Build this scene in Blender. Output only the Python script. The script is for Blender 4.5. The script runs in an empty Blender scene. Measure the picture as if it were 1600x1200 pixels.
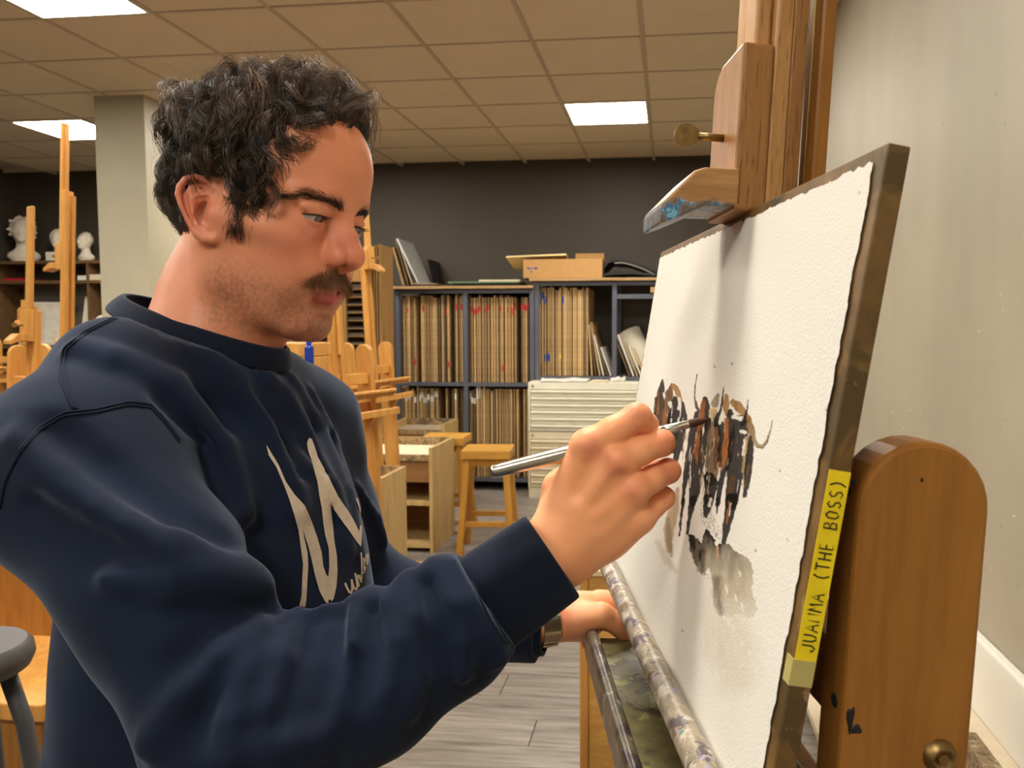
import bpy, bmesh, math, random
import numpy as np
from mathutils import Vector, Matrix
from mathutils.bvhtree import BVHTree

# ------------------------------------------------------------------ camera
SC = bpy.context.scene
COL = SC.collection
F_PX, PX0, PY0, CAM_H = 1260.0, 900.0, 600.0, 1.40
YAW, PIT = math.radians(6.6), math.atan(83 / 1260)
cam_d = bpy.data.cameras.new('camera')
cam = bpy.data.objects.new('camera', cam_d)
COL.objects.link(cam)
cam_d.sensor_fit = 'HORIZONTAL'
cam_d.sensor_width = 36.0
cam_d.lens = 36.0 * F_PX / 1600.0
cam_d.shift_x = -(PX0 - 800.0) / 1600.0
cam_d.clip_start = 0.02
cam_d.clip_end = 60
cam.location = (0, 0, CAM_H)
cam.rotation_euler = (math.pi / 2 - PIT, 0, YAW)
cam_d.dof.use_dof = True
cam_d.dof.focus_distance = 0.72
cam_d.dof.aperture_fstop = 16.0
SC.camera = cam

# ------------------------------------------------------------------ world, exposure
SC.view_settings.view_transform = 'Standard'
SC.view_settings.look = 'None'
SC.view_settings.gamma = 1.0
SC.view_settings.use_curve_mapping = False
SC.view_settings.exposure = 0.0
SC.cycles.use_denoising = True
SC.cycles.max_bounces = 8
SC.cycles.diffuse_bounces = 5
SC.cycles.sample_clamp_indirect = 6.0
w = bpy.data.worlds.new('world'); SC.world = w; w.use_nodes = True
w.node_tree.nodes['Background'].inputs[0].default_value = (0.9, 0.85, 0.78, 1)
w.node_tree.nodes['Background'].inputs[1].default_value = 0.05
PANEL_POWER = 46.0           # emission strength of the ceiling light diffusers
PANEL_COL = (1.0, 0.94, 0.84)

# ------------------------------------------------------------------ pixel <-> world (1600 x 1200 frame)
Zv = np.array([0, 0, 1.0])
FH = np.array([-math.sin(YAW), math.cos(YAW), 0]); RT = np.array([math.cos(YAW), math.sin(YAW), 0])
FW = FH * math.cos(PIT) - Zv * math.sin(PIT); UPV = FH * math.sin(PIT) + Zv * math.cos(PIT)
CAMP = np.array([0, 0, CAM_H])
def ray(x, y): return RT * (x - PX0) / F_PX + UPV * (PY0 - y) / F_PX + FW
def P(x, y, d): return CAMP + ray(x, y) * d
def PZ(x, y, z): r = ray(x, y); return CAMP + r * ((z - CAM_H) / r[2])
def PY(x, y, Y): r = ray(x, y); return CAMP + r * (Y / r[1])
def c2w(p):            # camera-frame points (right, up, depth) -> world
    p = np.asarray(p, float)
    return CAMP + p[..., 0:1] * RT + p[..., 1:2] * UPV + p[..., 2:3] * FW
def pc(x, y, d):       # pixel + depth -> camera-frame point
    return np.array([(x - PX0) / F_PX * d, (PY0 - y) / F_PX * d, d])

# ------------------------------------------------------------------ object helpers
def tag(o, label=None, cat=None, group=None, kind=None):
    if label: o['label'] = label
    if cat: o['category'] = cat
    if group: o['group'] = group
    if kind: o['kind'] = kind
    return o
def empty(name, loc=(0, 0, 0), label=None, cat=None, group=None, kind=None, rz=0.0):
    o = bpy.data.objects.new(name, None); COL.objects.link(o)
    o.location = tuple(loc); o.rotation_euler = (0, 0, rz); o.empty_display_size = 0.05
    return tag(o, label, cat, group, kind)
def link(name, me, mat=None, parent=None, world=True):
    """link mesh as an object; verts given in world space are kept in place under a parent Empty"""
    o = bpy.data.objects.new(name, me); COL.objects.link(o)
    if mat is not None and len(me.materials) == 0: me.materials.append(mat)
    if parent is not None:
        o.parent = parent
        if world:
            m = Matrix.LocRotScale(parent.location, parent.rotation_euler, parent.scale)
            pp = parent
            while pp.parent is not None:
                pp = pp.parent
                m = Matrix.LocRotScale(pp.location, pp.rotation_euler, pp.scale) @ m
            if m != Matrix.Identity(4): me.transform(m.inverted())
    return o
def mesh(name, verts, faces, mat=None, parent=None, smooth=False, world=True):
    me = bpy.data.meshes.new(name)
    me.from_pydata([tuple(map(float, v)) for v in verts], [], [tuple(map(int, f)) for f in faces])
    me.update()
    if smooth: me.shade_smooth()
    return link(name, me, mat, parent, world)
def fast_mesh(name, V, Q, mat=None, parent=None, smooth=True, world=True):
    """numpy mesh of equal-sized polygons"""
    V = np.ascontiguousarray(V, dtype=np.float32); Q = np.ascontiguousarray(Q, dtype=np.int32)
    k = Q.shape[1]
    me = bpy.data.meshes.new(name)
    me.vertices.add(len(V)); me.vertices.foreach_set('co', V.ravel())
    me.loops.add(Q.size); me.loops.foreach_set('vertex_index', Q.ravel())
    me.polygons.add(len(Q)); me.polygons.foreach_set('loop_start', np.arange(0, Q.size, k, dtype=np.int32))
    me.update(calc_edges=True); me.validate()
    if smooth: me.shade_smooth()
    return link(name, me, mat, parent, world)
def bm_link(name, bm, mat=None, parent=None, smooth=False, world=True):
    me = bpy.data.meshes.new(name); bmesh.ops.recalc_face_normals(bm, faces=bm.faces[:]); bm.to_mesh(me); bm.free()
    if smooth: me.shade_smooth()
    return link(name, me, mat, parent, world)
def frame(o, ax, ay, az):
    m = Matrix.Identity(4)
    for i, a in enumerate((ax, ay, az)):
        for j in range(3): m[j][i] = a[j]
    for j in range(3): m[j][3] = o[j]
    return m
IDM = Matrix.Identity(4)
def box(name, lo, hi, mat, parent=None, bevel=0.0, M=None, seg=2, world=True):
    """box between corners lo, hi (in frame M), bevelled"""
    bm = bmesh.new()
    bmesh.ops.create_cube(bm, size=1.0)
    c = [(a + b) / 2 for a, b in zip(lo, hi)]; s = [abs(b - a) for a, b in zip(lo, hi)]
    for v in bm.verts: v.co = Vector((c[0] + v.co.x * s[0], c[1] + v.co.y * s[1], c[2] + v.co.z * s[2]))
    if bevel > 0:
        bmesh.ops.bevel(bm, geom=bm.edges[:], offset=min(bevel, min(s) * 0.45), segments=seg, affect='EDGES', profile=0.5)
    if M is not None: bm.transform(M)
    return bm_link(name, bm, mat, parent, world=world)
def prism(name, pts, lo, hi, mat, parent=None, M=None, bevel=0.0, seg=2, smooth=False, world=True):
    """polygon pts (x, z) extruded along y from lo to hi in frame M"""
    bm = bmesh.new()
    a = [bm.verts.new((p[0], lo, p[1])) for p in pts]; b = [bm.verts.new((p[0], hi, p[1])) for p in pts]
    n = len(pts)
    bm.faces.new(a); bm.faces.new(b[::-1])
    for i in range(n): bm.faces.new((a[(i + 1) % n], a[i], b[i], b[(i + 1) % n]))
    bmesh.ops.recalc_face_normals(bm, faces=bm.faces[:])
    if bevel > 0:
        es = [e for e in bm.edges if e.calc_face_angle(0) > 0.5]
        bmesh.ops.bevel(bm, geom=es, offset=bevel, segments=seg, affect='EDGES', profile=0.5)
    if M is not None: bm.transform(M)
    o = bm_link(name, bm, mat, parent, world=world)
    if smooth:
        o.data.shade_smooth(); o.data.set_sharp_from_angle(angle=0.7)
    return o
def tube(name, path, r, mat, parent=None, n=10, cap=True, world=True, smooth=True, flat=1.0):
    V, Q = tube_vf(path, r, n, flat)
    m = len(path)
    F = [tuple(q) for q in Q]
    if cap: F += [tuple(range(n))[::-1], tuple(range((m - 1) * n, m * n))]
    return mesh(name, V, F, mat, parent, smooth, world)
def tube_vf(path, r, n=8, flat=1.0):
    p = np.asarray(path, float); m = len(p)
    r = np.broadcast_to(np.asarray(r, float), (m,))
    t = np.gradient(p, axis=0); t /= np.linalg.norm(t, axis=1)[:, None] + 1e-12
    ref = np.array([0, 0, 1.0]) if abs(t[:, 2]).mean() < 0.8 else np.array([0, 1.0, 0])
    u = np.cross(t, ref); u /= np.linalg.norm(u, axis=1)[:, None] + 1e-12
    v = np.cross(t, u)
    a = np.linspace(0, 2 * np.pi, n, endpoint=False)
    V = p[:, None, :] + r[:, None, None] * (np.cos(a)[None, :, None] * u[:, None, :] + flat * np.sin(a)[None, :, None] * v[:, None, :])
    i = np.arange(m - 1)[:, None] * n; j = np.arange(n)[None, :]; k = (j + 1) % n
    Q = np.stack([i + j, i + k, i + n + k, i + n + j], -1).reshape(-1, 4)
    return V.reshape(-1, 3), Q
def lathe(name, prof, mat, parent=None, loc=(0, 0, 0), n=24, M=None, world=True):
    V, F = [], []
    for (r, z) in prof:
        for k in range(n):
            a = 2 * math.pi * k / n; V.append((loc[0] + r * math.cos(a), loc[1] + r * math.sin(a), loc[2] + z))
    for i in range(len(prof) - 1):
        for k in range(n):
            j = (k + 1) % n; F.append((i * n + k, i * n + j, (i + 1) * n + j, (i + 1) * n + k))
    if prof[0][0] > 1e-5: F.append(tuple(range(n))[::-1])
    if prof[-1][0] > 1e-5: F.append(tuple(range((len(prof) - 1) * n, len(prof) * n)))
    if M is not None: V = [tuple(M @ Vector(v)) for v in V]
    o = mesh(name, V, F, mat, parent, True, world)
    o.data.set_sharp_from_angle(angle=0.7)
    return o
def copy_tree(o, parent=None):
    c = o.copy(); COL.objects.link(c); c.parent = parent
    for ch in list(o.children): copy_tree(ch, c)
    return c

# ------------------------------------------------------------------ materials
MATS = {}
class NT:
    def __init__(s, name):
        s.m = bpy.data.materials.new(name); s.m.use_nodes = True; s.t = s.m.node_tree
        s.b = s.t.nodes['Principled BSDF']; s.L = s.t.links
    def n(s, typ, **kw):
        x = s.t.nodes.new(typ)
        for k, v in kw.items():
            if k in x.inputs: x.inputs[k].default_value = v
            else: setattr(x, k, v)
        return x
    def coord(s, scale=(1, 1, 1), rot=(0, 0, 0), space='Object'):
        c = s.n('ShaderNodeTexCoord'); m = s.n('ShaderNodeMapping')
        m.inputs['Scale'].default_value = scale; m.inputs['Rotation'].default_value = rot
        s.L.new(c.outputs[space], m.inputs[0]); return m.outputs[0]
    def noise(s, vec, scale, detail=4.0, rough=0.55, dist=0.0):
        x = s.n('ShaderNodeTexNoise'); x.inputs['Scale'].default_value = scale; x.inputs['Detail'].default_value = detail
        x.inputs['Roughness'].default_value = rough; x.inputs['Distortion'].default_value = dist
        s.L.new(vec, x.inputs['Vector']); return x
    def ramp(s, fac, stops, interp='LINEAR'):
        x = s.n('ShaderNodeValToRGB'); e = x.color_ramp; e.interpolation = interp
        while len(e.elements) < len(stops): e.elements.new(0.5)
        for i, (p, c) in enumerate(stops):
            e.elements[i].position = p; e.elements[i].color = (*c, 1) if len(c) == 3 else c
        s.L.new(fac, x.inputs[0]); return x.outputs[0]
    def mix(s, fac, a, b, mode='MIX'):
        x = s.n('ShaderNodeMix'); x.data_type = 'RGBA'; x.blend_type = mode
        for idx, v in ((0, fac), (6, a), (7, b)):
            if hasattr(v, 'is_output'): s.L.new(v, x.inputs[idx])
            elif isinstance(v, (int, float)): x.inputs[idx].default_value = v
            else: x.inputs[idx].default_value = (*v, 1) if len(v) == 3 else v
        return x.outputs[2]
    def bump(s, h, strength=0.2, dist=0.002):
        x = s.n('ShaderNodeBump'); x.inputs['Strength'].default_value = strength; x.inputs['Distance'].default_value = dist
        s.L.new(h, x.inputs['Height']); s.L.new(x.outputs[0], s.b.inputs['Normal']); return x
    def objrand(s):
        return s.n('ShaderNodeObjectInfo').outputs['Random']
    def col(s, c):
        if hasattr(c, 'is_output'): s.L.new(c, s.b.inputs['Base Color'])
        else: s.b.inputs['Base Color'].default_value = (*c, 1)
    def rough(s, v): s.b.inputs['Roughness'].default_value = v
def sr(r, g, b):     # sRGB 0-255 -> linear
    f = lambda v: (v / 255) / 12.92 if v / 255 <= 0.04045 else ((v / 255 + 0.055) / 1.055) ** 2.4
    return (f(r), f(g), f(b))
def wood(name, c1, c2, grain=(1, 1, 14), scale=9.0, rough=0.5, vary=0.12, fleck=0.0, stain=None, spec=0.35):
    """wood grain running along the axis whose grain value is SMALL"""
    if name in MATS: return MATS[name]
    n = NT(name)
    v = n.coord(grain)
    a = n.noise(v, scale, 5.0, 0.6, 0.6)
    col = n.ramp(a.outputs['Fac'], [(0.3, c2), (0.5, tuple((x + y) / 2 for x, y in zip(c1, c2))), (0.72, c1)])
    b = n.noise(v, scale * 5, 3.0, 0.6)
    col = n.mix(0.22, col, n.ramp(b.outputs['Fac'], [(0.3, tuple(x * 0.62 for x in c2)), (0.7, c1)]), 'MIX')
    if fleck > 0:
        fv = n.coord(tuple(g * 1.0 for g in grain)); fn = n.noise(fv, scale * 14, 1.0, 0.3)
        col = n.mix(n.ramp(fn.outputs['Fac'], [(0.62, (0, 0, 0)), (0.68, (fleck,) * 3)]), col, tuple(x * 0.45 for x in c2))
    if vary > 0:
        rnd = n.n('ShaderNodeMapRange'); n.L.new(n.objrand(), rnd.inputs[0]); rnd.inputs[3].default_value = 1 - vary; rnd.inputs[4].default_value = 1 + vary
        h = n.n('ShaderNodeHueSaturation'); n.L.new(col, h.inputs['Color']); n.L.new(rnd.outputs[0], h.inputs['Value']); col = h.outputs[0]
    if stain:
        sv = n.coord((1, 1, 1)); sn = n.noise(sv, stain[1], 4, 0.6)
        col = n.mix(n.ramp(sn.outputs['Fac'], [(stain[2], (0, 0, 0)), (stain[2] + 0.08, (1, 1, 1))]), col, stain[0])
    n.col(col); n.rough(rough); n.b.inputs['Specular IOR Level'].default_value = spec
    n.bump(b.outputs['Fac'], 0.12, 0.001)
    MATS[name] = n.m; return n.m
def plain(name, c, rough=0.6, metal=0.0, noise=0.0, nscale=6.0, spec=0.4, bump=0.0, bscale=200, vary=0.0):
    if name in MATS: return MATS[name]
    n = NT(name); col = c
    if noise > 0:
        a = n.noise(n.coord(), nscale, 5)
        col = n.ramp(a.outputs['Fac'], [(0.3, tuple(x * (1 - noise) for x in c)), (0.7, tuple(min(1, x * (1 + noise)) for x in c))])
    if vary > 0:
        if not hasattr(col, 'is_output'): col = n.mix(0.0, col, col)
        rnd = n.n('ShaderNodeMapRange'); n.L.new(n.objrand(), rnd.inputs[0]); rnd.inputs[3].default_value = 1 - vary; rnd.inputs[4].default_value = 1 + vary
        h = n.n('ShaderNodeHueSaturation'); n.L.new(col, h.inputs['Color']); n.L.new(rnd.outputs[0], h.inputs['Value']); col = h.outputs[0]
    n.col(col); n.rough(rough); n.b.inputs['Metallic'].default_value = metal; n.b.inputs['Specular IOR Level'].default_value = spec
    if bump > 0: n.bump(n.noise(n.coord(), bscale, 3).outputs['Fac'], bump, 0.001)
    MATS[name] = n.m; return n.m
def splatter(name, base, cols, scale=30.0, rough=0.45, cover=0.5, stretch=(1, 1, 1)):
    """paint-stained surface: layers of noise-shaped paint patches over a base colour"""
    if name in MATS: return MATS[name]
    n = NT(name)
    v = n.coord(stretch)
    a = n.noise(v, scale, 5, 0.65)
    col = n.ramp(a.outputs['Fac'], [(0.3, tuple(x * 0.6 for x in base)), (0.7, tuple(min(1, x * 1.35) for x in base))])
    for i, (c, s, th) in enumerate(cols):
        m = n.n('ShaderNodeMapping'); m.inputs['Location'].default_value = (i * 3.17 + 0.5, i * 1.71, i * 2.33)
        n.L.new(v, m.inputs[0])
        q = n.noise(m.outputs[0], s, 4, 0.6, 0.4)
        col = n.mix(n.ramp(q.outputs['Fac'], [(th, (0, 0, 0)), (th + 0.03, (1, 1, 1))]), col, c)
    n.col(col); n.rough(rough)
    n.bump(a.outputs['Fac'], 0.4, 0.002)
    MATS[name] = n.m; return n.m
rng = random.Random(7)

# =================================================================== THE ROOM
CEIL = 2.975
XL, XR, YF, YB = -6.6, 0.80, -3.2, 7.60
M_wallR = None
def wall_mat(name, c, scuff=0.0):
    n = NT(name)
    a = n.noise(n.coord(), 1.6, 6, 0.6)
    col = n.ramp(a.outputs['Fac'], [(0.3, tuple(x * 0.9 for x in c)), (0.7, tuple(x * 1.06 for x in c))])
    if scuff > 0:
        s1 = n.noise(n.coord((1, 2.2, 1.0)), 34, 2, 0.5)
        col = n.mix(n.ramp(s1.outputs['Fac'], [(0.74, (0, 0, 0)), (0.76, (scuff,) * 3)]), col, tuple(x * 0.25 for x in c))
        s2 = n.noise(n.coord((1, 1.0, 2.5)), 27, 2, 0.5)
        col = n.mix(n.ramp(s2.outputs['Fac'], [(0.755, (0, 0, 0)), (0.77, (scuff,) * 3)]), col, (0.75, 0.72, 0.66))
        s3 = n.noise(n.coord((1, 3.0, 0.30)), 1.5, 1, 0.4)
        col = n.mix(n.ramp(s3.outputs['Fac'], [(0.45, (0, 0, 0)), (0.75, (0.22,) * 3)]), col, tuple(x * 0.66 for x in c))
    n.col(col); n.rough(0.55); n.b.inputs['Specular IOR Level'].default_value = 0.3
    n.bump(n.noise(n.coord(), 90, 3).outputs['Fac'], 0.05, 0.001)
    return n.m
M_beige = wall_mat('wall_greige', sr(166, 158, 139), 0.7)
M_beige2 = wall_mat('wall_greige_column', sr(172, 164, 142))
M_dark = wall_mat('wall_charcoal', sr(71, 64, 55))
M_floorbase = plain('floor_joint', sr(60, 56, 52), 0.7)
def plank_mat():
    n = NT('floor_plank')
    v = n.coord((1.0, 13, 1))
    rnd = n.objrand()
    add = n.n('ShaderNodeVectorMath'); add.operation = 'ADD'
    cmb = n.n('ShaderNodeCombineXYZ'); mul = n.n('ShaderNodeMath'); mul.operation = 'MULTIPLY'; mul.inputs[1].default_value = 37.0
    n.L.new(rnd, mul.inputs[0]); n.L.new(mul.outputs[0], cmb.inputs[0]); n.L.new(mul.outputs[0], cmb.inputs[1])
    n.L.new(v, add.inputs[0]); n.L.new(cmb.outputs[0], add.inputs[1])
    a = n.noise(add.outputs[0], 2.4, 6, 0.62, 0.8)
    col = n.ramp(a.outputs['Fac'], [(0.28, sr(92, 84, 76)), (0.5, sr(138, 130, 121)), (0.72, sr(168, 160, 150))])
    mr = n.n('ShaderNodeMapRange'); n.L.new(rnd, mr.inputs[0]); mr.inputs[3].default_value = 0.80; mr.inputs[4].default_value = 1.12
    h = n.n('ShaderNodeHueSaturation'); n.L.new(col, h.inputs['Color']); n.L.new(mr.outputs[0], h.inputs['Value'])
    n.col(h.outputs[0]); n.rough(0.42); n.bump(a.outputs['Fac'], 0.1, 0.001)
    return n.m
M_plank = plank_mat()
fl = box('floor', (XL, YF, -0.10), (XR, YB, -0.006), M_floorbase); tag(fl, 'grey wood plank floor of the studio', kind='structure')
# planks run along x; built where the photograph shows floor, plain slab planks elsewhere
PW, PL = 0.185, 1.28
bmp = bmesh.new(); bmesh.ops.create_cube(bmp, size=1.0)
for v in bmp.verts: v.co = Vector((v.co.x * (PL - 0.003), v.co.y * (PW - 0.003), v.co.z * 0.008))
bmesh.ops.bevel(bmp, geom=[e for e in bmp.edges if all(v.co.z > 0 for v in e.verts)], offset=0.0012, segments=1, affect='EDGES')
me_plank = bpy.data.meshes.new('plank'); bmp.to_mesh(me_plank); bmp.free(); me_plank.materials.append(M_plank)
rows = int((YB - 0.3) / PW)
for r in range(rows):
    y = YB - (r + 0.5) * PW - 0.002
    x = XL - (r * 0.431) % 1.0 * PL
    while x < XR:
        a_, b_ = max(x, XL), min(x + PL, XR)
        if b_ - a_ > 0.03 and b_ > -0.62 * y - 1.6:
            o = bpy.data.objects.new('plank', me_plank); COL.objects.link(o); o.location = ((a_ + b_) / 2, y, -0.004); o.parent = fl
            o.scale.x = (b_ - a_) / PL
        x += PL
def slab(name, lo, hi, mat, label, **k):
    o = box(name, lo, hi, mat, **k); tag(o, label, kind='structure'); return o
slab('wall_back', (XL, YB, 0), (XR + 0.1, YB + 0.1, CEIL + 0.12), M_dark, 'dark charcoal painted back wall of the studio')
slab('wall_right', (XR, YF, 0), (XR + 0.1, YB, CEIL + 0.12), M_beige, 'scuffed grey-beige wall beside the easel')
slab('wall_left', (XL - 0.1, YF, 0), (XL, YB + 0.1, CEIL + 0.12), M_dark, 'dark wall at the far side of the studio')
slab('wall_front', (XL - 0.1, YF - 0.1, 0), (XR + 0.1, YF, CEIL + 0.12), M_beige2, 'grey-beige wall behind the viewer')
pil = slab('pillar', (-3.86, 5.13, 0), (-3.50, 5.75, CEIL + 0.02), M_beige2, 'square grey-beige pillar behind the man')
M_white = plain('white_duct', sr(226, 224, 216), 0.4)
# ceiling: slab, T-grid and tiles
M_tile = plain('ceiling_tile', sr(216, 198, 170), 0.85, noise=0.03, nscale=3, bump=0.08, bscale=160, vary=0.02)
M_grid = plain('ceiling_grid', sr(184, 166, 142), 0.6)
ce = slab('ceiling', (XL, YF, CEIL + 0.03), (XR, YB, CEIL + 0.12), M_grid, 'suspended ceiling of beige square tiles in a metal grid')
T = 0.6
GX = [-0.155 + T * k for k in range(-10, 2)]
GY = [3.845 + T * k for k in range(-11, 7)]
lamps = {}
def lampcell(ix, iy): return (ix % 4 == 1) and (iy % 4 == 2)
bmt = bmesh.new(); bmesh.ops.create_cube(bmt, size=1.0)
for v in bmt.verts: v.co = Vector((v.co.x * (T - 0.02), v.co.y * (T - 0.02), v.co.z * 0.016))
bmesh.ops.bevel(bmt, geom=[e for e in bmt.edges if all(v.co.z < 0 for v in e.verts)], offset=0.003, segments=1, affect='EDGES')
me_tile = bpy.data.meshes.new('tile'); bmt.to_mesh(me_tile); bmt.free(); me_tile.materials.append(M_tile)
lamp_cells = []
ntile = 0
for i, gx in enumerate(GX):
    for j, gy in enumerate(GY):
        cx, cy = gx + T / 2, gy + T / 2
        li, lj = round((gx - (-0.755)) / T), round((gy - 3.245) / T)
        lamp = (li % 4 == 0 and lj % 4 == 0)
        if abs(gx - (-4.955)) < 0.02: lamp = False
        if abs(gx - (-5.555)) < 0.02 and lj % 4 == 0: lamp = False
        if abs(gx - (-4.955)) < 0.02 and lj % 4 == 0: lamp = True
        if gx + 0.05 > XR or cx - T / 2 < XL - 0.05 or cy + T / 2 > YB + 0.3: continue
        if lamp: lamp_cells.append((cx, cy)); continue
        if gx + T > XR: box('tile', (gx + 0.012, gy + 0.012, CEIL), (XR - 0.004, min(gy + T - 0.012, YB - .004), CEIL + 0.016), M_tile, ce); continue
        if cy > YB - T / 2 + 0.05:      # cut row against the wall
            box('tile', (gx + 0.012, gy + 0.012, CEIL - 0.0), (gx + T - 0.012, YB - 0.004, CEIL + 0.016), M_tile, ce, world=True); continue
        o = bpy.data.objects.new('tile', me_tile); COL.objects.link(o); o.location = (cx, cy, CEIL + 0.008); o.parent = ce; ntile += 1
# grid runners (real T bars, proud of the tiles)
for gx in GX + [GX[-1] + T]:
    if XL < gx < XR: box('grid_runner', (gx - 0.012, YF, CEIL - 0.004), (gx + 0.012, YB, CEIL + 0.03), M_grid, ce)
for gy in GY + [GY[-1] + T]:
    if YF < gy < YB: box('grid_runner', (XL, gy - 0.008, CEIL - 0.003), (XR, gy + 0.008, CEIL + 0.03), M_grid, ce)
M_em = NT('lamp_diffuser')
M_em.b.inputs['Emission Color'].default_value = (*PANEL_COL, 1); M_em.b.inputs['Emission Strength'].default_value = PANEL_POWER
M_em.b.inputs['Base Color'].default_value = (0.9, 0.9, 0.88, 1); M_em = M_em.m
M_lampframe = plain('lamp_frame', sr(225, 220, 205), 0.5)
lamp_names = {(-2.855, 3.545): 'square ceiling light panel at the top left corner, above the pillar',
              (-4.655, 5.945): 'square ceiling light panel low at the left, behind the tall easel mast',
              (-0.455, 5.945): 'square ceiling light panel above the white drawer cabinet',
              (-0.455, 3.545): 'square ceiling light panel cut off by the top edge, nearest the easel clamp'}
for (cx, cy) in lamp_cells:
    key = min(lamp_names, key=lambda k: abs(k[0] - cx) + abs(k[1] - cy))
    seen = abs(key[0] - cx) + abs(key[1] - cy) < 0.05
    e = empty('ceiling_light', (cx, cy, CEIL), lamp_names[key] if seen else 'square ceiling light panel %s, %s' % ({-1: 'unseen behind the viewer as frontal fill', 1: 'above the painter', 3: 'above the middle of the studio', 5: 'over the far end'}[int(math.floor(cy)) if cy > 0 else -1], {0: 'next to the easel wall', 2: 'in line with the pillar', 4: 'near the far dark side wall'}[int(-cx)]), 'ceiling light', 'square ceiling light panels')  # rear row is unseen, kept on as frontal fill for the man
    h = T / 2 - 0.012
    box('diffuser', (cx - h + 0.012, cy - h + 0.012, CEIL - 0.004), (cx + h - 0.012, cy + h - 0.012, CEIL + 0.01), M_em, e)
    for s in (-1, 1):
        box('frame', (cx + s * (h - 0.006) - 0.006, cy - h, CEIL - 0.008), (cx + s * (h - 0.006) + 0.006, cy + h, CEIL + 0.012), M_lampframe, e)
        box('frame', (cx - h + 0.012, cy + s * (h - 0.006) - 0.006, CEIL - 0.008), (cx + h - 0.012, cy + s * (h - 0.006) + 0.006, CEIL + 0.012), M_lampframe, e)

# =================================================================== SCULPTING LIBRARY (signed distances + surface nets)
def smin(a, b, k):
    h = np.clip(.5 + .5 * (b - a) / k, 0, 1); return b + (a - b) * h - k * h * (1 - h)
def smax(a, b, k): return -smin(-a, -b, k)
def s_ell(p, c, r, R=None):
    q = p - np.asarray(c, np.float32)
    if R is not None: q = q @ np.asarray(R, np.float32)          # columns of R = local axes
    r = np.asarray(r, np.float32)
    k0 = np.linalg.norm(q / r, axis=-1); k1 = np.linalg.norm(q / (r * r), axis=-1)
    return k0 * (k0 - 1) / (k1 + 1e-9)
def s_sph(p, c, r): return np.linalg.norm(p - np.asarray(c, np.float32), axis=-1) - r
def s_cone(p, a, b, ra, rb):
    a = np.asarray(a, np.float32); b = np.asarray(b, np.float32); e = b - a
    t = np.clip(((p - a) @ e) / (e @ e + 1e-12), 0, 1)
    return np.linalg.norm(p - a - t[..., None] * e, axis=-1) - (ra + (rb - ra) * t)
def s_chain(p, pts, k=0.0):
    """pts: (x, y, z, r) rounded-cone chain"""
    d = None
    for a, b in zip(pts[:-1], pts[1:]):
        q = s_cone(p, a[:3], b[:3], a[3], b[3]); d = q if d is None else (np.minimum(d, q) if k == 0 else smin(d, q, k))
    return d
def hash3(x, y, z, seed):
    n = (x * 374761393 + y * 668265263 + z * 1440662683 + seed * 982451653) & 0x7fffffff
    n = ((n ^ (n >> 13)) * 1274126177) & 0x7fffffff
    return ((n ^ (n >> 16)) & 0xffff) / 65535.0
def noise3(p, s, seed=0):
    q = p * s; i = np.floor(q).astype(np.int64); f = q - i; f = f * f * (3 - 2 * f)
    r = 0
    for dx in (0, 1):
        for dy in (0, 1):
            for dz in (0, 1):
                w = (f[..., 0] if dx else 1 - f[..., 0]) * (f[..., 1] if dy else 1 - f[..., 1]) * (f[..., 2] if dz else 1 - f[..., 2])
                r = r + w * hash3(i[..., 0] + dx, i[..., 1] + dy, i[..., 2] + dz, seed)
    return r
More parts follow.
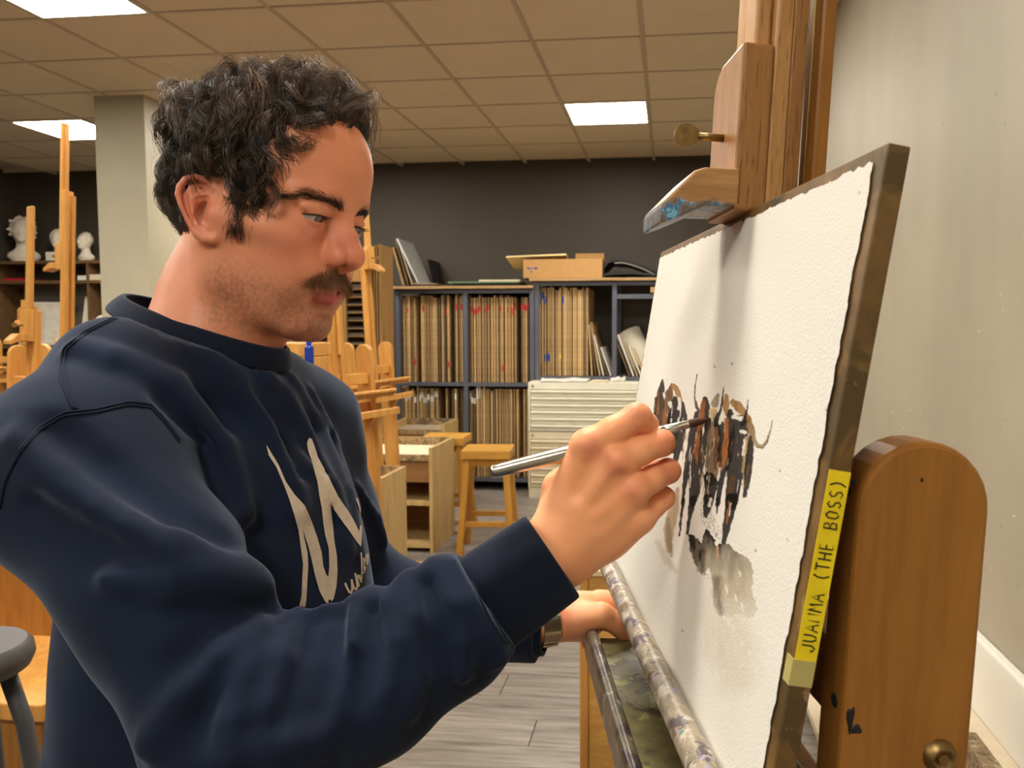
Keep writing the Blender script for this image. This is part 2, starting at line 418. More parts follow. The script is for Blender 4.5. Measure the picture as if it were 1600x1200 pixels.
def nets(fn, lo, hi, h, coarse=4, pad=1.6):
    """surface nets of fn(points)->distance on a box, evaluated only near the surface; returns V, Q"""
    lo = np.asarray(lo, float); hi = np.asarray(hi, float)
    nc = np.ceil((hi - lo) / (h * coarse)).astype(int) + 1
    n = nc * coarse + 1
    # coarse pass at block centres
    g = [lo[i] + (np.arange(nc[i]) + .5) * h * coarse for i in range(3)]
    G = np.stack(np.meshgrid(*g, indexing='ij'), -1).astype(np.float32)
    dc = fn(G.reshape(-1, 3)).reshape(nc)
    near = np.abs(dc) < h * coarse * 0.87 * pad
    S = np.where(dc > 0, 1.0, -1.0).astype(np.float32)
    D = np.repeat(np.repeat(np.repeat(S, coarse, 0), coarse, 1), coarse, 2)
    D = np.pad(D, ((0, 1), (0, 1), (0, 1)), mode='edge')
    mk = np.repeat(np.repeat(np.repeat(near, coarse, 0), coarse, 1), coarse, 2); mk = np.pad(mk, ((0, 1), (0, 1), (0, 1)), mode='edge')
    for ax in range(3):
        sh = np.roll(mk, 1, ax); idx = [slice(None)] * 3; idx[ax] = 0; sh[tuple(idx)] = False; mk = mk | sh
    I = np.argwhere(mk)
    pts = (lo + I * h).astype(np.float32)
    vals = np.empty(len(pts), np.float32)
    for s in range(0, len(pts), 400000): vals[s:s + 400000] = fn(pts[s:s + 400000])
    D[mk] = vals
    D[:, :, [0, -1]] = np.maximum(D[:, :, [0, -1]], h * .5); D[:, [0, -1], :] = np.maximum(D[:, [0, -1], :], h * .5); D[[0, -1]] = np.maximum(D[[0, -1]], h * .5)
    neg = D < 0
    c = np.zeros(np.array(D.shape) - 1, np.int8)
    for dx in (0, 1):
        for dy in (0, 1):
            for dz in (0, 1):
                c += neg[dx:dx + c.shape[0], dy:dy + c.shape[1], dz:dz + c.shape[2]]
    act = (c > 0) & (c < 8)
    cells = np.argwhere(act); vid = np.full(act.shape, -1, np.int64); vid[act] = np.arange(len(cells))
    acc = np.zeros((len(cells), 3)); cnt = np.zeros(len(cells))
    cor = [(a, b, d) for a in (0, 1) for b in (0, 1) for d in (0, 1)]
    cv = {k: D[cells[:, 0] + k[0], cells[:, 1] + k[1], cells[:, 2] + k[2]] for k in cor}
    for a in cor:
        for ax in range(3):
            if a[ax] == 0:
                b = list(a); b[ax] = 1; b = tuple(b)
                va, vb = cv[a], cv[b]; m = (va < 0) != (vb < 0)
                t = np.where(m, va / np.where(m, va - vb, 1), 0)
                pt = np.array(a, float)[None, :] + 0 * acc; pt[:, ax] += t
                acc[m] += pt[m]; cnt[m] += 1
    V = lo + (cells + acc / np.maximum(cnt, 1)[:, None]) * h
    Qs = []
    for ax in range(3):
        o1, o2 = (ax + 1) % 3, (ax + 2) % 3
        sl0 = [slice(None)] * 3; sl1 = [slice(None)] * 3; sl0[ax] = slice(0, -1); sl1[ax] = slice(1, None)
        n0, n1 = neg[tuple(sl0)], neg[tuple(sl1)]
        for flip in (0, 1):
            e = np.argwhere((n0 & ~n1) if not flip else (~n0 & n1))
            ok = (e[:, o1] > 0) & (e[:, o2] > 0) & (e[:, o1] < D.shape[o1] - 1) & (e[:, o2] < D.shape[o2] - 1); e = e[ok]
            u = np.zeros(3, int); u[o1] = 1; v = np.zeros(3, int); v[o2] = 1
            q = [e - u - v, e - v, e, e - u]
            ids = [vid[x[:, 0], x[:, 1], x[:, 2]] for x in q]
            Qs.append(np.stack(ids if not flip else ids[::-1], 1))
    Q = np.concatenate(Qs); Q = Q[(Q >= 0).all(1)]
    return V, Q
def laplace(V, Q, it=2, lam=.5):
    n = len(V); V = V.copy()
    e = np.concatenate([Q[:, [0, 1]], Q[:, [1, 2]], Q[:, [2, 3]], Q[:, [3, 0]]]); e = np.concatenate([e, e[:, ::-1]])
    deg = np.bincount(e[:, 0], minlength=n)[:, None]
    for _ in range(it):
        s = np.stack([np.bincount(e[:, 0], V[e[:, 1], k], n) for k in range(3)], 1)
        V = V + lam * (s / np.maximum(deg, 1) - V)
    return V

# =================================================================== EASELS
def vnoise(x, y, seed=0):
    """smooth 2-D value noise, numpy arrays in, 0..1 out"""
    xi = np.floor(x).astype(np.int64); yi = np.floor(y).astype(np.int64); fx = x - xi; fy = y - yi
    fx = fx * fx * (3 - 2 * fx); fy = fy * fy * (3 - 2 * fy)
    def h(a, b):
        n = (a * 374761393 + b * 668265263 + seed * 982451653) & 0x7fffffff
        n = ((n ^ (n >> 13)) * 1274126177) & 0x7fffffff
        return ((n ^ (n >> 16)) & 0xffff) / 65535.0
    return (h(xi, yi) * (1 - fx) + h(xi + 1, yi) * fx) * (1 - fy) + (h(xi, yi + 1) * (1 - fx) + h(xi + 1, yi + 1) * fx) * fy
def fbm(x, y, seed=0, o=4):
    s = 0; a = 0.5; t = 0
    for k in range(o): s = s + a * vnoise(x * 2 ** k, y * 2 ** k, seed + k * 17); t += a; a *= 0.5
    return s / t
BEECH1, BEECH2 = sr(205, 160, 104), sr(168, 118, 66)
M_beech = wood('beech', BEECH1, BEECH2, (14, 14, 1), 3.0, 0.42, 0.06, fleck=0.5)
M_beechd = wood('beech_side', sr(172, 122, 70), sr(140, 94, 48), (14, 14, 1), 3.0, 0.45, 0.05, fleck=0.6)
M_pine = wood('honey_pine', sr(222, 166, 88), sr(188, 128, 56), (10, 10, 1), 3.0, 0.45, 0.10)
M_pine_old = wood('old_varnished_wood', sr(176, 120, 52), sr(142, 90, 34), (10, 10, 1), 3.4, 0.38, 0.05)
M_brass = plain('brass', sr(178, 142, 84), 0.35, 1.0)
M_brassd = plain('aged_brass', sr(150, 124, 80), 0.42, 1.0, noise=0.25, nscale=120)
M_paintrail = splatter('paint_stained_rail', sr(150, 138, 118), [(sr(84, 72, 78), 22, 0.56), (sr(196, 186, 172), 26, 0.56), (sr(112, 92, 58), 18, 0.58), (sr(150, 136, 160), 30, 0.62), (sr(222, 160, 44), 34, 0.69), (sr(120, 40, 84), 24, 0.71), (sr(96, 130, 116), 28, 0.66)], 60, 0.35, stretch=(2.2, 2.2, 2.2))
M_painttray = splatter('paint_stained_tray', sr(104, 96, 62), [(sr(140, 140, 84), 20, 0.55), (sr(70, 62, 46), 16, 0.56), (sr(168, 164, 150), 22, 0.66), (sr(214, 160, 50), 40, 0.72), (sr(84, 82, 84), 26, 0.66), (sr(176, 170, 60), 50, 0.72)], 70, 0.45)
M_paintrail2 = splatter('paint_dulled_rail', sr(92, 84, 68), [(sr(150, 144, 132), 60, 0.60), (sr(60, 50, 48), 20, 0.55), (sr(110, 118, 92), 30, 0.62), (sr(190, 186, 178), 110, 0.70)], 60, 0.3)
EL = math.radians(3.0)

def easel(name, label, near=False, mats=None, mast_top=2.25, clamp_z=1.496, parts=True, slider_up=0.0):
    """studio easel in its own frame: x across, -y towards the painter, z along the (slightly leaning) mast"""
    mb, ms, mp = mats
    e = empty(name, (0, 0, 0), label, 'easel', 'wooden studio easels')
    L = dict(parent=e, world=False)
    B = Matrix.Rotation(EL, 4, 'X')              # base parts stand upright on the floor
    for s in (-1, 1):
        box('foot', (s * 0.224 - 0.03, -0.32, 0.0), (s * 0.224 + 0.03, 0.42, 0.07), mp, bevel=0.006, M=B, **L)
        pts = [(-0.071, 0.06)]
        pts = [(-0.005, 0.06), (-0.005, 1.305)] + [(0.033 - 0.038 * math.cos(t), 1.305 + 0.038 * math.sin(t)) for t in np.linspace(0, math.pi, 15)[1:-1]] + [(0.071, 1.305), (0.071, 0.06)]
        po = prism('post', pts, s * 0.224 - 0.016, s * 0.224 + 0.016, mp, M=frame((0, 0, 0), (0, 1, 0), (1, 0, 0), (0, 0, 1)), bevel=0.003, **L)
        for zz in (1.166, 0.60):
            Mx = frame((s * 0.240, 0.053, zz), (0, 1, 0), (0, 0, 1), (1, 0, 0)) if s > 0 else frame((-0.240, 0.053, zz), (0, -1, 0), (0, 0, 1), (-1, 0, 0))
            lathe('bolt', [(0.0, 0.0052), (0.003, 0.005), (0.0032, 0.0035), (0.006, 0.005), (0.0085, 0.0035), (0.0098, 0.0), ], M_brassd, M=Mx, n=20, **L)
    box('base_beam', (-0.20, 0.10, 0.02), (0.20, 0.16, 0.10), mp, bevel=0.005, M=B, **L)
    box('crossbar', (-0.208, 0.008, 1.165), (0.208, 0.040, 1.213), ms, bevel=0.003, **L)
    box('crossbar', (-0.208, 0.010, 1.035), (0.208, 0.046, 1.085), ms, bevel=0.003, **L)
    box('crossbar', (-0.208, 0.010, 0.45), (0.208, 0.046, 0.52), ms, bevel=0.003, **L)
    # mast: two grooved rails with a slider between
    for s in (-1, 1):
        box('rail', (s * 0.026 - 0.014, -0.003, 0.30), (s * 0.026 + 0.014, 0.0105, mast_top), mb, bevel=0.002, **L)
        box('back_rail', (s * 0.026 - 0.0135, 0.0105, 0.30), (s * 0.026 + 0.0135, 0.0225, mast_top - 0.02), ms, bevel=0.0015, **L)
    box('slider', (-0.012, -0.010, 1.30), (0.012, 0.004, mast_top + 0.28 + slider_up), mb, bevel=0.002, **L)
    box('slider_face', (-0.022, -0.0165, clamp_z + 0.10), (0.030, -0.0035, mast_top + 0.28 + slider_up), mb, bevel=0.0025, **L)
    if near:
        box('back_strut', (0.004, 0.036, 0.5), (0.030, 0.049, mast_top), M_pine_old, bevel=0.003, **L)
        box('back_strut', (0.010, 0.0335, 0.5), (0.020, 0.0362, mast_top), M_brass, bevel=0.0005, **L)
    # upper clamp
    cb = empty('clamp', (0, 0, clamp_z)); cb.parent = e
    K = dict(parent=cb, world=False)
    pts = [(-0.041, -0.002), (-0.041, 0.100)] + [(-0.041 + 0.026 * (1 - math.cos(t)), 0.100 + 0.026 * math.sin(t)) for t in np.linspace(0, math.pi / 2, 8)[1:]] + [(0.041, 0.126), (0.041, -0.002)]
    prism('block', pts, -0.0285, -0.0032, ms if near else mb, bevel=0.003, **K)
    prof = [(-0.022, 0.030), (-0.052, 0.029), (-0.060, 0.026), (-0.083, 0.001), (-0.085, -0.004), (-0.0845, -0.016), (-0.070, -0.010), (-0.050, 0.000), (-0.0285, 0.001), (-0.022, 0.001)]
    prism('hook', prof, -0.036, 0.041, M_hook if near else mb, M=frame((0, 0, 0), (0, 1, 0), (1, 0, 0), (0, 0, 1)), bevel=0.002, **K)
    # wing screw through the block
    sc = tube('screw', [(0.0, -0.028, 0.062), (0.0, -0.050, 0.062)], 0.0032, M_brassd, n=10, **K)
    V = []; Fc = []; nn = 22
    for yy in (-0.0016, 0.0016):
        for k in range(nn):
            a = 2 * math.pi * k / nn; V.append((yy, -0.059 + 0.0105 * math.cos(a), 0.062 + 0.0092 * math.sin(a)))
    for k in range(nn): Fc.append((k, (k + 1) % nn, nn + (k + 1) % nn, nn + k))
    Fc += [tuple(range(nn)), tuple(range(nn, 2 * nn))[::-1]]
    mesh('wing', V, Fc, M_brassd, sc, world=False)
    # ledge: lip, shelf under the board, tray with its rail
    lipm, traym, railm = (M_paintrail, M_painttray, M_paintrail2) if near else (mb, ms, mb)
    prof = [(-0.0665 - 0.0100 * math.cos(t), 1.1275 + 0.0100 * math.sin(t)) for t in np.linspace(-.9, math.pi + .9, 19)]
    YX = frame((0, 0, 0), (0, 1, 0), (1, 0, 0), (0, 0, 1))
    prism('lip', prof, -0.262, 0.30, lipm, M=YX, smooth=True, **L)
    box('ledge', (-0.262, -0.0610, 1.102), (0.30, 0.006, 1.120), M_paintrail2 if near else M_pine, bevel=0.003, **L)
    tr = box('tray', (-0.262, -0.073, 1.028), (0.30, 0.0, 1.038), traym, bevel=0.001, **L)
    prof = [(-0.0865, 1.020), (-0.0865, 1.043)] + [(-0.0793 - 0.0072 * math.cos(t), 1.044 + 0.0072 * math.sin(t)) for t in np.linspace(0.1, math.pi - 0.1, 9)] + [(-0.0721, 1.043), (-0.0721, 1.020)]
    prism('tray_rail', prof, -0.262, 0.30, railm, M=YX, smooth=True, **L)
    for s in (-1, 1):
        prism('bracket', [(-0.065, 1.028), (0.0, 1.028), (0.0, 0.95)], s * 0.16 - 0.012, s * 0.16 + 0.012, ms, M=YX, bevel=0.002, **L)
    return e
M_hook = None
def hook_mat():
    n = NT('clamp_hook_wood')
    v = n.coord((1, 1, 1))
    a = n.noise(n.coord((14, 1.5, 14)), 7, 4)
    col = n.ramp(a.outputs['Fac'], [(0.3, sr(150, 104, 58)), (0.7, sr(196, 150, 96))])
    geo = n.n('ShaderNodeSeparateXYZ'); n.L.new(v, geo.inputs[0])
    b = n.noise(v, 55, 4)
    # paint smeared on the underside and nose of the hook: below a wavy height
    mr = n.n('ShaderNodeMath'); mr.operation = 'MULTIPLY_ADD'; mr.inputs[1].default_value = -60.0; n.L.new(geo.outputs[2], mr.inputs[0]); n.L.new(b.outputs['Fac'], mr.inputs[2])
    m = n.ramp(mr.outputs[0], [(0.25, (0, 0, 0)), (0.45, (1, 1, 1))])
    c = n.noise(v, 90, 3)
    paint = n.ramp(c.outputs['Fac'], [(0.36, sr(96, 88, 84)), (0.5, sr(128, 112, 98)), (0.56, sr(60, 110, 150)), (0.62, sr(110, 170, 196)), (0.68, sr(140, 120, 100))], 'CONSTANT')
    n.col(n.mix(m, col, paint)); n.rough(0.45)
    return n.m
M_hook = hook_mat()

LEAN = math.radians(9.5)
AX = np.array([.2094, -.978, 0]); AX /= np.linalg.norm(AX)
NH = np.array([-.978, -.2094, 0]); NH /= np.linalg.norm(NH)
UB = Zv * math.cos(LEAN) - NH * math.sin(LEAN); NB = NH * math.cos(LEAN) + Zv * math.sin(LEAN)
U2 = Zv * math.cos(EL) - NH * math.sin(EL); N2 = NH * math.cos(EL) + Zv * math.sin(EL)
BO = P(1015, 517, .968)
def E3(a, n, u): return BO + AX * a + NB * n + UB * u
O2 = E3(0, -.013, .097)
EORG = O2 + AX * .30 - U2 * (O2[2] / math.cos(EL))
near_easel = easel('studio_easel', 'large beech studio easel holding the bull painting, nearest the wall', True, (M_beech, M_beechd, M_pine_old), 2.25)
near_easel.location = tuple(EORG); near_easel.rotation_euler = (-EL, 0, math.atan2(AX[1], AX[0]))

# ------------------------------------------------------------------ drawing board, paper and painting
MBRD = frame(BO, AX, -NB, UB)          # x along the board (towards the viewer), y into the board, z up the board
M_board = splatter('old_drawing_board', sr(112, 84, 44), [(sr(86, 66, 34), 14, 0.55), (sr(150, 124, 70), 16, 0.60), (sr(94, 40, 44), 22, 0.70), (sr(66, 62, 40), 20, 0.62), (sr(140, 110, 76), 60, 0.66)], 40, 0.5)
brd = empty('drawing_board', tuple(E3(.28, -.006, -.28)), 'brown paint-stained wooden drawing board clamped upright on the near easel', 'board')
box('panel', (-.014, 0.0, -.280), (.560, 0.0125, .0965), M_board, brd, bevel=0.0012, M=MBRD)
M_tape = plain('yellow_tape', sr(244, 216, 30), 0.35, noise=0.08, nscale=60)
M_tape2 = plain('yellow_tape_end', sr(188, 176, 110), 0.35)
M_ink = plain('black_ink', sr(38, 34, 26), 0.6)
uA, uB = -.072, -.187
tp = box('tape', (.5600, 0.0004, uB + .012), (.5604, 0.0122, uA), M_tape, brd, M=MBRD)
box('tape_fold', (.552, -.0006, uB), (.5606, 0.0122, uB + .014), M_tape2, tp, M=MBRD)
# handwriting on the tape: single-stroke capitals, reading upwards along the board edge
STROKES = {
 'J': [[(.9, 1), (.9, .25), (.6, 0), (.25, .1), (.15, .3)]], 'U': [[(.1, 1), (.1, .3), (.35, 0), (.7, .05), (.9, .4), (.9, 1)]],
 'A': [[(0, 0), (.5, 1), (1, 0)], [(.2, .38), (.8, .38)]], 'N': [[(.05, 0), (.1, 1), (.9, 0), (.95, 1)]],
 'M': [[(0, 0), (.15, 1), (.5, .35), (.85, 1), (1, 0)]], '(': [[(.75, 1.1), (.45, .75), (.4, .3), (.7, -.1)]], ')': [[(.25, 1.1), (.6, .7), (.6, .3), (.25, -.1)]],
 'T': [[(0, 1), (1, 1)], [(.5, 1), (.5, 0)]], 'H': [[(.1, 0), (.1, 1)], [(.9, 0), (.9, 1)], [(.1, .5), (.9, .5)]],
 'E': [[(.9, 1), (.1, 1), (.1, 0), (.9, 0)], [(.1, .5), (.7, .5)]], 'B': [[(.1, 0), (.1, 1), (.7, .95), (.75, .65), (.15, .52), (.85, .4), (.8, .08), (.1, 0)]],
 'O': [[(.5, 1), (.12, .8), (.08, .25), (.45, 0), (.85, .2), (.92, .75), (.5, 1)]], 'S': [[(.85, .9), (.5, 1), (.15, .8), (.3, .55), (.75, .42), (.85, .15), (.5, 0), (.1, .12)]], ' ': []}
txt = 'JUANMA (THE BOSS)'
span = (uA - .004) - (uB + .018); adv = span / len(txt)
TV, TQ = [], []
for i, ch in enumerate(txt):
    for st in STROKES[ch]:
        pts = [(.5606, 0.0098 - 0.0072 * q[1], uB + .018 + adv * (i + .12 + .74 * q[0])) for q in st]
        V, Q = tube_vf(pts, 0.00042, 5, 1.0); TQ.append(Q + sum(len(v) for v in TV)); TV.append(V)
V = np.concatenate(TV); V = np.array([MBRD @ Vector(v) for v in V])
fast_mesh('handwriting', V, np.concatenate(TQ), M_ink, tp, smooth=False)

# paper with the watercolour: the paint is a colour attribute laid out on the sheet
NA, NU = 330, 560
PA0, PA1, PU0, PU1 = -.006, .5495, -.274, .0885
ga, gu = np.meshgrid(np.linspace(PA0, PA1, NA), np.linspace(PU0, PU1, NU))
ea = np.minimum(ga - PA0, PA1 - ga); eu = np.minimum(gu - PU0, PU1 - gu)
dk = (fbm(ga * 160, gu * 160, 5) - .5) * .0045          # deckled edges
fa = np.clip(1 - ea / .006, 0, 1); fu = np.clip(1 - eu / .006, 0, 1)
pa = ga + dk * fa; pu = gu + dk * fu
bulge = .0008 + .0009 * fbm(ga * 6, gu * 6, 9)
pw = BO + AX * pa[..., None] + NB * bulge[..., None] + UB * pu[..., None]
rel = pw - CAMP; dd = rel @ FW
X = PX0 + F_PX * (rel @ RT) / dd; Y = PY0 - F_PX * (rel @ UPV) / dd      # where each point of the sheet lies in the reference frame
colr = np.ones(X.shape + (3,)) * np.array(sr(228, 224, 214))
fib = fbm(ga * 900, gu * 900, 3, 2)
def over(mask, c, jit=0.0):
    global colr
    m = np.clip(mask, 0, 1)[..., None]
    cc = np.array(sr(*c)) if jit == 0 else np.array(sr(*c)) * (1 + jit * (fbm(X / 5, Y / 26, 31) - .5)[..., None] * 2)
    colr = colr * (1 - m) + cc * m
def stroke(pts, c, a=.95, jit=.5, soft=.8, edge=1.6, z=(1000, 570, 5.4545), seed=1, dry=0.0):
    p = np.array(pts, float); p[:, 0] = z[0] + p[:, 0] / z[2]; p[:, 1] = z[1] + p[:, 1] / z[2]; p[:, 2] = p[:, 2] / z[2] / 2
    d = np.full(X.shape, 1e9)
    mg = p[:, 2].max() + 2 * soft + 2 * edge + 4
    x0, x1, y0, y1 = p[:, 0].min() - mg, p[:, 0].max() + mg, p[:, 1].min() - mg, p[:, 1].max() + mg
    sel = (X > x0) & (X < x1) & (Y > y0) & (Y < y1)
    if not sel.any(): return
    xs, ys = X[sel], Y[sel]; ds = np.full(xs.shape, 1e9)
    for (ax_, ay_, ar), (bx_, by_, br) in zip(p[:-1], p[1:]):
        ex, ey = bx_ - ax_, by_ - ay_; t = np.clip(((xs - ax_) * ex + (ys - ay_) * ey) / (ex * ex + ey * ey + 1e-9), 0, 1)
        ds = np.minimum(ds, np.hypot(xs - ax_ - t * ex, ys - ay_ - t * ey) - (ar + (br - ar) * t))
    ds = ds + (fbm(xs / 3.0, ys / 9.0, seed * 7 + 2, 3) - .5) * 2 * edge
    m = np.clip(.5 - ds / soft, 0, 1) * a
    if dry > 0: m = m * np.clip((fib[sel] - dry) * 12 + .5, 0, 1)
    M_ = np.zeros(X.shape); M_[sel] = m; over(M_, c, jit)
BLK, DRK, BRN, ORG, TAN, CRM, TPE, PAP = (17, 13, 10), (44, 34, 25), (112, 76, 42), (158, 96, 46), (158, 122, 70), (190, 164, 120), (118, 98, 74), (230, 226, 216)
z7 = (960, 560, 2.4); zb = (1030, 780, 4.286)
# pale washes first
stroke([(480, 850, 240), (500, 1000, 300), (520, 1180, 260)], (206, 196, 174), .55, .1, 30, 8, zb, 3)
stroke([(330, 560, 60), (330, 800, 160), (380, 1000, 200)], (214, 205, 186), .5, .1, 26, 8, zb, 4)
stroke([(235, 490, 14), (225, 560, 38), (205, 640, 40), (205, 720, 20)], (176, 148, 100), .75, .3, 2, 2, z7, 5)
stroke([(200, 600, 16), (205, 680, 26), (215, 740, 10)], (128, 116, 96), .55, .3, 3, 2, z7, 6)
stroke([(160, 690, 20), (200, 760, 30), (230, 800, 16)], (196, 186, 166), .6, .2, 6, 3, z7, 7)
# cast wash under the bulls
poly = np.array([(200, 235), (240, 250), (290, 300), (295, 230), (320, 190), (370, 270), (380, 310), (415, 300), (460, 290), (500, 345), (580, 385), (600, 400), (630, 480), (620, 620), (655, 730), (640, 780), (600, 800), (540, 760), (470, 790), (400, 780), (370, 720), (355, 560), (330, 460), (290, 500), (240, 430), (205, 350)], float)
poly = np.stack([1030 + poly[:, 0] / 4.286, 780 + poly[:, 1] / 4.286], 1)
wx = X + (fbm(X / 4, Y / 4, 41) - .5) * 5; wy = Y + (fbm(X / 4, Y / 4, 47) - .5) * 5
ins = np.zeros(X.shape, bool); q = np.roll(poly, -1, 0)
for (x0, y0), (x1, y1) in zip(poly, q):
    ins ^= ((y0 > wy) != (y1 > wy)) & (wx < (x1 - x0) * (wy - y0) / (y1 - y0 + 1e-9) + x0)
tt = np.clip((Y - 835) / 120 + (fbm(X / 9, Y / 30, 51) - .5) * .7 - np.clip((1118 - X) / 60, -1, .6) * .15, 0, 1)
wc = np.array(sr(38, 33, 29)) * (1 - tt[..., None]) ** 1.6 + np.array(sr(196, 184, 162)) * (1 - (1 - tt[..., None]) ** 1.6)
mk = (ins * np.clip(1.02 - np.clip((Y - 930) / 40, 0, 1) * .7, 0, 1))[..., None]
colr = colr * (1 - mk) + wc * mk
stroke([(390, 540, 60), (390, 640, 50), (410, 760, 40)], (58, 50, 42), .6, .3, 8, 4, zb, 12)
for (sx, sy, l) in ((535, 480, 40), (445, 570, 60), (510, 640, 50), (550, 690, 60), (460, 800, 60), (485, 840, 40), (430, 780, 30), (600, 1010, 40), (545, 930, 60)):
    stroke([(sx, sy, 6), (sx + 6, sy + l / 2, 14), (sx + 10, sy + l, 4)], PAP, .85, 0, 1, 1.4, zb, sx)
stroke([(300, 40, 60), (330, 150, 90), (400, 240, 60)], (96, 78, 58), .6, .3, 1, 1.5, zb, 14, dry=.56)
stroke([(215, 330, 20), (260, 470, 30), (330, 520, 20)], (86, 74, 60), .7, .3, 1, 1.5, zb, 15, dry=.5)
stroke([(390, 320, 12), (392, 370, 14), (385, 420, 4)], (206, 160, 120), .8, .2, 1, 1, zb, 16)
# far-side group
stroke([(195, 130, 8), (182, 200, 56), (165, 300, 84), (150, 480, 86), (140, 580, 60)], DRK, seed=21)
stroke([(268, 172, 26), (250, 250, 70), (228, 400, 84), (215, 580, 70)], BRN, seed=22)
stroke([(290, 180, 40), (322, 230, 56), (345, 310, 36)], TAN, seed=23)
stroke([(300, 290, 46), (290, 420, 96), (270, 600, 100), (262, 720, 80)], BLK, seed=24)
stroke([(362, 330, 26), (372, 450, 60), (340, 640, 80), (300, 830, 36), (272, 980, 12)], (34, 30, 24), seed=25)
stroke([(160, 240, 14), (150, 420, 16)], ORG, .8, seed=26); stroke([(215, 400, 16), (210, 500, 18)], ORG, .6, seed=27)
for a_ in ([(200, 240, 22), (205, 270, 20)], [(255, 325, 30), (262, 360, 20)], [(335, 290, 26), (335, 370, 34)], [(140, 250, 10), (136, 270, 12)], [(268, 460, 6), (262, 560, 8)], [(330, 450, 5), (322, 520, 8)]): stroke(a_, PAP, .9, 0, seed=28)
# second bull
stroke([(488, 85, 5), (470, 180, 10), (465, 280, 16), (480, 350, 24), (505, 400, 26)], (70, 54, 40), seed=31)
stroke([(484, 420, 44), (452, 560, 62), (425, 720, 60), (398, 900, 52), (378, 1050, 38), (360, 1190, 22)], BLK, seed=32)
stroke([(556, 292, 40), (556, 350, 84), (545, 450, 84), (520, 560, 84)], BLK, seed=33)
stroke([(545, 310, 30), (530, 400, 40), (515, 520, 46), (490, 660, 40)], (146, 88, 48), .92, seed=34)
stroke([(580, 470, 56), (545, 640, 90), (495, 800, 110), (470, 950, 116), (465, 1080, 96), (448, 1190, 44)], BLK, seed=35)
stroke([(500, 560, 30), (480, 720, 44), (485, 845, 8)], ORG, .85, seed=36)
stroke([(440, 760, 10), (430, 880, 10), (425, 1040, 12)], PAP, .85, 0, seed=37)
# third bull
stroke([(665, 260, 30), (640, 330, 74)], (136, 118, 92), .85, seed=41); stroke([(735, 270, 40), (730, 350, 64), (745, 420, 40)], TAN, seed=42)
stroke([(620, 405, 76), (625, 440, 50)], CRM, .9, seed=43)
stroke([(640, 480, 56), (632, 600, 116), (622, 750, 130), (612, 900, 116), (600, 980, 100)], TPE, seed=44)
stroke([(650, 520, 44), (655, 700, 44), (640, 880, 30)], (104, 66, 36), .8, seed=45)
stroke([(690, 500, 46), (695, 700, 66), (680, 860, 40)], BLK, seed=46)
stroke([(715, 180, 5), (705, 280, 12), (686, 380, 24), (660, 450, 38), (648, 510, 40)], BLK, seed=47)
stroke([(585, 950, 80), (620, 1010, 96), (612, 1100, 60), (600, 1195, 30)], BLK, seed=48); stroke([(560, 960, 40), (570, 1190, 26)], BLK, seed=49)
stroke([(705, 440, 42), (680, 492, 30)], PAP, .95, 0, seed=50)
# fourth bull
stroke([(790, 320, 54), (832, 350, 76), (880, 405, 62), (925, 470, 50)], (146, 110, 62), seed=51)
stroke([(925, 470, 50), (945, 560, 60), (960, 600, 40)], (128, 98, 58), seed=52)
stroke([(770, 400, 44), (770, 500, 76), (760, 650, 90), (742, 800, 76), (738, 890, 30)], BLK, seed=53)
stroke([(860, 480, 110), (840, 640, 160), (820, 800, 160), (805, 950, 140), (785, 1100, 116), (770, 1195, 90)], (22, 18, 15), seed=54)
stroke([(738, 470, 36), (735, 620, 42), (720, 760, 54), (715, 860, 26)], ORG, .9, seed=55)
stroke([(920, 640, 56), (900, 760, 46), (892, 900, 56)], (176, 152, 108), .9, seed=56); stroke([(888, 640, 14), (880, 760, 24)], PAP, .9, 0, seed=57)
stroke([(948, 620, 44), (935, 760, 66), (915, 950, 66), (892, 1120, 26)], BLK, seed=58)
stroke([(800, 445, 34), (870, 462, 40)], PAP, .95, 0, seed=59); stroke([(860, 568, 26), (895, 575, 30)], PAP, .9, 0, seed=60)
stroke([(922, 290, 5), (915, 370, 14), (896, 440, 26), (868, 510, 40)], BLK, seed=61)
stroke([(960, 560, 26), (972, 640, 36), (1000, 688, 38), (1042, 700, 34), (1082, 650, 24), (1110, 560, 12), (1128, 475, 4)], (150, 130, 100), seed=62, edge=.8)
stroke([(1000, 700, 10), (1045, 712, 10), (1085, 655, 10), (1112, 560, 8), (1128, 475, 4)], (84, 66, 48), .8, seed=63, edge=.6)
stroke([(715, 890, 44), (690, 1000, 54), (660, 1195, 38)], BLK, seed=64)
stroke([(790, 960, 40), (770, 1100, 44)], (104, 70, 40), .7, seed=65); stroke([(740, 960, 10), (735, 1040, 12)], PAP, .8, 0, seed=66)
# dry-brush streaks dragged down through the bodies
rs_ = random.Random(5)
for k_ in range(120):
    bx, y0_, y1_ = rs_.choice(((165, 180, 540), (235, 260, 560), (300, 330, 700), (350, 420, 760), (440, 520, 1050), (520, 420, 800), (545, 640, 1080), (610, 560, 950), (690, 520, 840), (760, 480, 860), (830, 560, 1050), (900, 560, 980)))
    sx = bx + rs_.uniform(-34, 34); sy = rs_.uniform(y0_, y1_); ln = rs_.uniform(30, 130)
    cc = rs_.choice((BLK, BLK, DRK, (150, 96, 52), (170, 128, 80), (196, 170, 130), (118, 84, 54), PAP, (92, 74, 58)))
    stroke([(sx, sy, 2), (sx - ln * .06, sy + ln * .5, rs_.uniform(5, 13)), (sx - ln * .12, sy + ln, 2)], cc, rs_.uniform(.5, .9), .2, .7, 1.2, seed=100 + k_)
